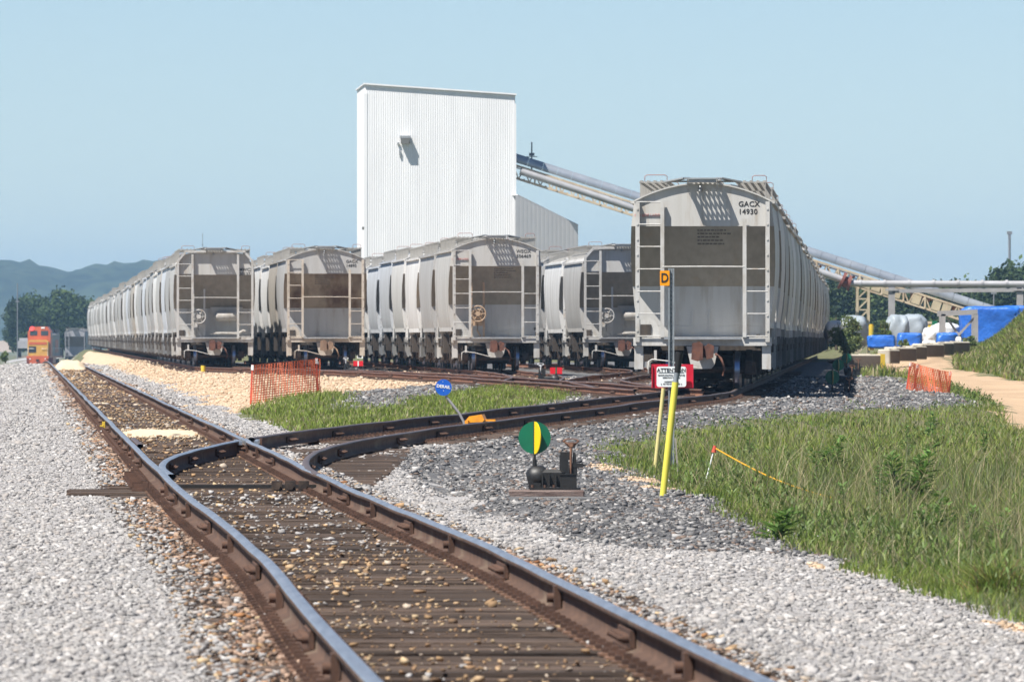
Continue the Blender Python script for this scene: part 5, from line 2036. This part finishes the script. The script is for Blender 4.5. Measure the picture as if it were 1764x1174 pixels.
# D / ATTENTION sign post
SD = 112.0
ps = AT(1157, 797, SD)
sp = empty('sign_post', (ps.x, SD, float(ground_z(ps.x, SD)) - .05), 0, label='galvanized post with orange D plate and white ATTENTION board on a red panel', cat='sign post')
sl_ = lambda x, y: AT(x, y, SD) - sp.location
a, b = sl_(1157, 800), sl_(1155.5, 462)
mb = MB()
for (dx_, dy_, w_, t_) in ((0, .012, .03, .006), (-.022, -.006, .006, .04), (.022, -.006, .006, .04), (-.03, -.024, .018, .005), (.03, -.024, .018, .005)):
    mb.box(((a.x + b.x) / 2 + dx_, dy_, (a.z + b.z) / 2), (w_, t_, b.z - a.z))
for k in range(40):
    z = a.z + .3 + k * .055
    if z < b.z: mb.box(((a.x + b.x) / 2, .006, z), (.009, .010, .012), 1)
mb.build('post', ['post_galv', 'rubber_black'], sp)


def rounded(cx, cz, w, h, rad, y0, y1, mb, m=0):
    poly = []
    for (sx, sz, a0) in ((1, 1, 0), (-1, 1, 90), (-1, -1, 180), (1, -1, 270)):
        for k in range(5):
            a = R(a0 + 22.5 * k)
            poly.append((cx + sx * (w / 2 - rad) + rad * math.cos(a), cz + sz * (h / 2 - rad) + rad * math.sin(a)))
    mb.prism(poly, y0, y1, m)


m_ = SD / F
cR = sl_(1158.5, 647.5)
mb = MB(); mb.box((cR.x, .045, cR.z), (72 * m_, .012, 41 * m_)); mb.box((cR.x - 36 * m_ + .006, .028, cR.z), (.012, .035, 41 * m_)); mb.box((cR.x + 36 * m_ - .006, .028, cR.z), (.012, .035, 41 * m_)); mb.build('red_panel', 'sign_red', sp)
cW = sl_(1156.5, 648.5)
mb = MB(); rounded(cW.x, cW.z, 51 * m_, 35 * m_, .03, -.045, -.037, mb); mb.build('white_board', 'sign_white', sp)
for txt, yy, sz, bd in (('ATTENTION', 637.3, .066, .0006), ('REMOTE CONTROL LOCOMOTIVES', 646, .0215, 0), ('OPERATE IN THIS AREA', 650, .0215, 0), ('LOCOMOTIVE CAB', 657, .0215, 0), ('MAY BE UNOCCUPIED', 660.8, .0215, 0)):
    q = sl_(1156.5, yy)
    inst('lettering', text_mesh(txt, sz, 'letter_black', bold=bd), sp, (cW.x, -.048, q.z), (math.pi / 2, 0, 0))
q = sl_(1156.5, 641.5); MB().box((cW.x, -.047, q.z), (44 * m_, .003, .005)).build('rule_line', 'letter_black', sp)
mb = MB()
for x in (1139, 1173.5):
    q = sl_(x, 661); mb.cyl((q.x, -.044, q.z), (q.x, -.052, q.z), .006, 8)
q = sl_(1143, 634.5); mb.cyl((q.x, -.044, q.z), (q.x, -.052, q.z), .005, 8)
mb.build('bolt', 'letter_black', sp)
cD = sl_(1145, 479)
mb = MB(); rounded(cD.x, cD.z, 16.5 * m_, 26 * m_, .012, -.034, -.028, mb); mb.build('orange_plate', 'sign_orange', sp)
inst('lettering', text_mesh('D', .165, 'letter_black', bold=.003), sp, (cD.x, -.037, cD.z), (math.pi / 2, 0, 0), scale=(.82, 1, 1))

# yellow guy marker with black top
MD = 90.0
pm = AT(1140.5, 862, MD)
mk = empty('marker_pole', (pm.x, MD, pm.z - .05), 0, label='leaning bright yellow marker pole with a black rubber top', cat='marker pole')
ml = lambda x, y: AT(x, y, MD) - mk.location
mb = MB(); mb.tube([ml(1140, 872), ml(1163.5, 658)], .035, 14); mb.build('yellow_sleeve', 'marker_yellow', mk)
mb = MB(); mb.tube([ml(1163.5, 658), ml(1165, 651), ml(1166.5, 642)], [.030, .026, .032], 12, 0); mb.build('clear_collar', 'post_galv', mk)
mb = MB(); mb.tube([ml(1166, 645), ml(1168, 632), ml(1169.5, 613), ml(1170.5, 606)], [.030, .032, .040, .040], 12, 0); mb.build('black_top', 'rubber_black', mk)
YD = 111.0
py_ = AT(1128.5, 802, YD)
yp = empty('wooden_stake', (py_.x, YD, py_.z - .05), 0, label='pale yellow leaning stake behind the red sign panel, left of the marker pole', cat='stake')
mb = MB(); mb.tube([AT(1128, 812, YD) - yp.location, AT(1143, 668, YD) - yp.location], .026, 8); mb.build('stake', 'stake_yellow', yp)
KD = 108.0
pk = AT(1170, 832, KD)
o = empty('wooden_stick', (pk.x, KD, pk.z - .05), 0, label='thin grey weathered stick leaning right of the marker pole', cat='stick')
MB().beam((0, 0, -.05), AT(1163.5, 755, KD) - o.location, .028, .02).build('stick', 'stick_grey', o)
# stake with rope
RD = 103.0
pr = AT(1214, 832, RD)
sk = empty('survey_stake', (pr.x, RD, pr.z), 0, label='thin white stake with an orange top in the ditch grass', cat='stake')
tp = AT(1231, 770, RD) - sk.location
mb = MB(); mb.tube([(-.02, 0, -.1), tp], .0095, 6); mb.build('rod', 'letter_white', sk)
mb = MB(); mb.tube([tp + Vector((-.01, 0, -.06)), tp + Vector((.005, 0, .02))], [.03, .018], 8); mb.build('orange_cap', 'post_red', sk)
mb = MB()
pts = []
for i in range(41):
    t = i / 40
    y_ = 772 + (857 - 772) * t + 9 * math.sin(math.pi * t)
    pts.append(AT(1233 + (1432 - 1233) * t, y_, RD - 9 * t))
mb.tube(pts, .0062, 5)
for i in range(0, 160):
    t = i / 160
    k = min(int(t * 40), 39); f = t * 40 - k
    c = pts[k].lerp(pts[k + 1], f) + Vector((0, 0, .004 * (1 if i % 2 else -1)))
    mb.box(c, (.013, .010, .011), 0, Matrix.Rotation(.6, 3, 'Y'))
o = mb.build('rope', 'rope_yellow'); tag(o, 'yellow twisted rope hanging from the orange topped stake into the grass', 'rope')


# orange mesh fences
def net_fence(corners, nv, nh, D, label, posts, sag=.0, seed=1):
    """corners: photo pixels of bl, br, tl, tr at distance D (right end may lie farther)"""
    (bl, br, tl, tr), (D0, D1) = corners, D
    base = AT(*bl, D0)
    r = empty('barrier_fence', base, 0, label, 'safety fence', 'orange safety fences')
    rr = random.Random(seed)

    def pt(u, v):
        d = D0 + (D1 - D0) * u
        a = Vector(AT(bl[0] + (br[0] - bl[0]) * u, bl[1] + (br[1] - bl[1]) * u, d)); b = Vector(AT(tl[0] + (tr[0] - tl[0]) * u, tl[1] + (tr[1] - tl[1]) * u, d))
        p = a.lerp(b, v)
        p.z -= sag * math.sin(math.pi * u) * v
        p.y += .12 * math.sin(u * 9 + v * 3) + .05 * math.sin(u * 31)
        p.x += .018 * math.sin(u * 40 + v * 6)
        return p - base
    mb = MB()
    for i in range(nv + 1):
        u = i / nv
        q = [pt(u, j / 8) for j in range(9)]
        w = .020 if i % 1 == 0 else .012
        for a, b in zip(q[:-1], q[1:]): mb.beam(a, b, .020, .006, up=(0, 1, 0))
    for j in range(nh + 1):
        v = j / nh
        q = [pt(i / 24, v) for i in range(25)]
        for a, b in zip(q[:-1], q[1:]): mb.beam(a, b, .004, .018)
    mb.build('net', 'net_orange', r)
    for u, hh in posts:
        a, b = pt(u, -.06), pt(u, 1 + hh)
        mb = MB(); mb.beam(a, b, .04, .035, up=(0, 1, 0)); mb.build('post', 'post_red', r)
        mb = MB(); mb.beam(b - (b - a) * .13, b - (b - a) * .01, .055, .05, up=(0, 1, 0)); mb.build('post_tape', 'letter_white', r)


net_fence(((432, 698), (553, 684), (435, 629), (550, 618)), 30, 17, (196, 204), 'orange plastic mesh fence on the tan gravel beside the main line', [(0, .02), (.955, .03)], sag=.0, seed=3)
net_fence(((1562, 672), (1634, 688), (1569, 624), (1637, 641)), 30, 16, (224, 212), 'sagging orange mesh fence by the dirt road at the right', [(.0, .0), (.17, .0), (.985, .02)], sag=.02, seed=4)

# little yellow tags
p = AT(178, 722, 141)
o = MB().box((0, 0, 0), (.05, .2, .10)).box((-.03, -.08, -.03), (.06, .06, .05)).build('rail_clip', 'paint_yellow', loc=(float(main_x(141)) - G2 - .06, 141, -.09)); tag(o, 'small yellow clip on the left rail of the main line', 'clip')
p = AT(350, 634, 338)
o = MB().cyl((0, 0, 0), (0, 0, .28), .09, 8).build('marker_peg', 'paint_yellow', loc=(p.x, 338, -.05)); tag(o, 'small yellow peg under the leading wagon of the leftmost line', 'peg')
p = AT(820, 640, 290)

# ------------------------------------------------------------------ locomotive and far wagons on the main line
LD = 1150.0
pz = -2.45
lc = empty('locomotive', (AT(65, 600, LD).x, LD, pz), -math.atan(.030), label='orange and yellow diesel locomotive with a red lamp far down the main line', cat='locomotive')
hz = 5.25
mb = MB()
mb.prism([(-1.35, 1.25), (1.35, 1.25), (1.35, 3.2), (1.0, 3.45), (-1.0, 3.45), (-1.35, 3.2)], 0, 2.2)
mb.build('nose', 'loco_yellow', lc)
mb = MB(); mb.prism([(-1.45, .15), (1.45, .15), (1.45, 1.35), (-1.45, 1.35)], -.12, .5); mb.build('plow', 'loco_orange', lc)
mb = MB()
mb.prism([(-1.5, 1.25), (1.5, 1.25), (1.5, 4.5), (1.1, 5.2), (-1.1, 5.2), (-1.5, 4.5)], 2.2, 5.4); mb.build('cab', 'loco_orange', lc)
for s in (-1, 1):
    MB().box((s * .72, 2.18, 4.35), (.95, .03, .62)).build('window', 'loco_glass', lc)
    MB().box((s * 1.505, 3.6, 4.1), (.02, 1.4, .7)).build('window', 'loco_glass', lc)
MB().box((-.7, -.03, 2.2), (.95, .03, .8)).build('door', 'loco_black', lc)
mb = MB(); mb.box((.0, -.02, 3.0), (2.4, .03, .35)); mb.build('nose_stripe', 'loco_orange', lc)
MB().cyl((-.95, 2.05, 4.95), (-.95, 2.3, 4.95), .28, 12).build('headlight', 'lamp_red', lc)
mb = MB(); mb.prism([(-1.15, 1.3), (1.15, 1.3), (1.15, 4.1), (.8, 4.5), (-.8, 4.5), (-1.15, 4.1)], 5.4, 21.5); mb.build('hood', 'loco_grey', lc)
mb = MB(); mb.box((0, 12, 4.62), (1.6, 12, .24)); mb.box((0, 18.5, 4.6), (2.6, 3.2, .5)); mb.build('radiator', 'loco_black', lc)
mb = MB(); mb.box((0, 11, 1.2), (3.0, 21.5, .22)); mb.box((0, 11, .75), (2.6, 5, .8)); mb.build('frame', 'loco_orange', lc)
for y in (3.6, 18):
    mb = MB(); mb.box((0, y, .62), (2.4, 3.8, .6))
    for q in (-1.5, 0, 1.5):
        mb.cyl((-.8, y + q, .5), (.8, y + q, .5), .5, 14)
    mb.build('wheel_truck', 'truck_iron', lc)
mb = MB()
for s in (-1, 1):
    mb.tube([(s * 1.48, 5.6, 2.35), (s * 1.48, 21, 2.35)], .03, 5)
    for k in range(8): mb.tube([(s * 1.48, 5.7 + 2.1 * k, 1.3), (s * 1.48, 5.7 + 2.1 * k, 2.35)], .025, 5)
    mb.tube([(s * 1.3, -.1, 1.3), (s * 1.3, -.1, 2.3), (s * .5, -.1, 2.3)], .03, 5)
mb.build('handrail', 'letter_white', lc)
MB().box((-1.0, -.14, .95), (.16, .06, .16)).box((1.0, -.14, .95), (.16, .06, .16)).box((.5, 2.15, 5.05), (.5, .05, .22)).build('headlight', 'letter_white', lc)
MB().box((0, -.35, .75), (.35, .5, .3)).build('coupler', 'truck_iron', lc)
mb = MB()
for k in range(3): mb.box((1.35, -.16 + .0 * k, .35 + .3 * k), (.35, .1, .05)).box((-1.35, -.16, .35 + .3 * k), (.35, .1, .05))
mb.build('step', 'loco_black', lc)
for k in range(5):
    MB().box((1.16, 7.5 + 2.6 * k, 2.6), (.04, 1.9, 1.7)).build('hood_door', 'loco_orange' if k in (3, 4) else 'loco_grey', lc)
fw = wagon(AT(129, 600, 1260).x, 1260, .03, (.30, .30, .32), 'dark grey hopper wagon standing behind the far locomotive', None, lod=1)
fw.location.z = -2.6; fw.scale = (.95, 1, 1.12)
fw2 = wagon(AT(129, 600, 1260).x + .5, 1274, .05, (.34, .34, .36), 'grey hopper wagon following the one behind the far locomotive', None, lod=2)
fw2.location.z = -2.6; fw2.scale = (.95, 1, 1.12)
# pole and pale shed at the far left
def mast(x, yt, yb, D, r, label, arms=()):
    p = AT(x, yb, D)
    o = empty('mast', p, 0, label, 'mast')
    h = (yb - yt) * D / F
    mb = MB(); mb.tube([(0, 0, -.5), (0, 0, h)], r, 6)
    for (t, w) in arms: mb.box((0, 0, h * t), (w, r * 2, r * 2.5))
    mb.build('pole', 'mast_steel', o)


mast(30, 488, 612, 1200, .07, 'thin grey signal pole beside the far locomotive', ((.75, .5),))
mast(1739, 400, 600, 950, .14, 'tall thin weather mast above the wood at the right', ((.995, .55), (.96, .3), (.7, .25)))
mast(349, 402, 600, 1500, .05, 'faint thin mast above the leftmost wagon line', ((.9, .3),))
mast(1712, 503, 590, 600, .05, 'thin lamp pole in front of the wood below the level pipe', ((.98, .4),))
shed = empty('shed', AT(12, 606, 1500), 0, label='small pale shed in the haze at the left edge', cat='shed')
sc_ = 1500 / F
mb = MB(); mb.prism([(-17 * sc_, 0), (14 * sc_, 0), (14 * sc_, 15 * sc_), (4 * sc_, 22 * sc_), (-17 * sc_, 18 * sc_)], 0, 6); mb.build('wall', 'pale_wall', shed)
tk = empty('parked_truck', AT(42, 606, 1180), 0, label='pale grey vehicle beside the far locomotive', cat='truck')
mb = MB(); mb.box((0, 1.5, 1.0), (1.7, 4, 1.0)); mb.box((0, 1.7, 1.65), (1.5, 1.8, .5)); mb.build('body', 'far_grey', tk)
mb = MB()
for s in (-1, 1):
    for y in (.3, 2.7): mb.cyl((s * .65, y, .35), (s * .85, y, .35), .36, 12)
mb.build('wheel', 'rubber_black', tk)

# ------------------------------------------------------------------ haze
hz_m = bpy.data.materials.new('haze')
hz_m.use_nodes = True
nt = hz_m.node_tree
nt.nodes.clear()
ho = nt.nodes.new('ShaderNodeOutputMaterial')
hv = nt.nodes.new('ShaderNodeVolumePrincipled')
hv.inputs['Color'].default_value = (.40, .68, 1.0, 1)
hv.inputs['Density'].default_value = 0.00012
hv.inputs['Anisotropy'].default_value = 0.1
nt.links.new(hv.outputs[0], ho.inputs['Volume'])
mb = MB()
mb.box((0, 4200, 38), (9000, 10600, 100))
hz_o = mb.mesh('haze', 'soil'); hz_o.materials.clear(); hz_o.materials.append(hz_m)
tag(inst('haze', hz_o), kind='stuff')
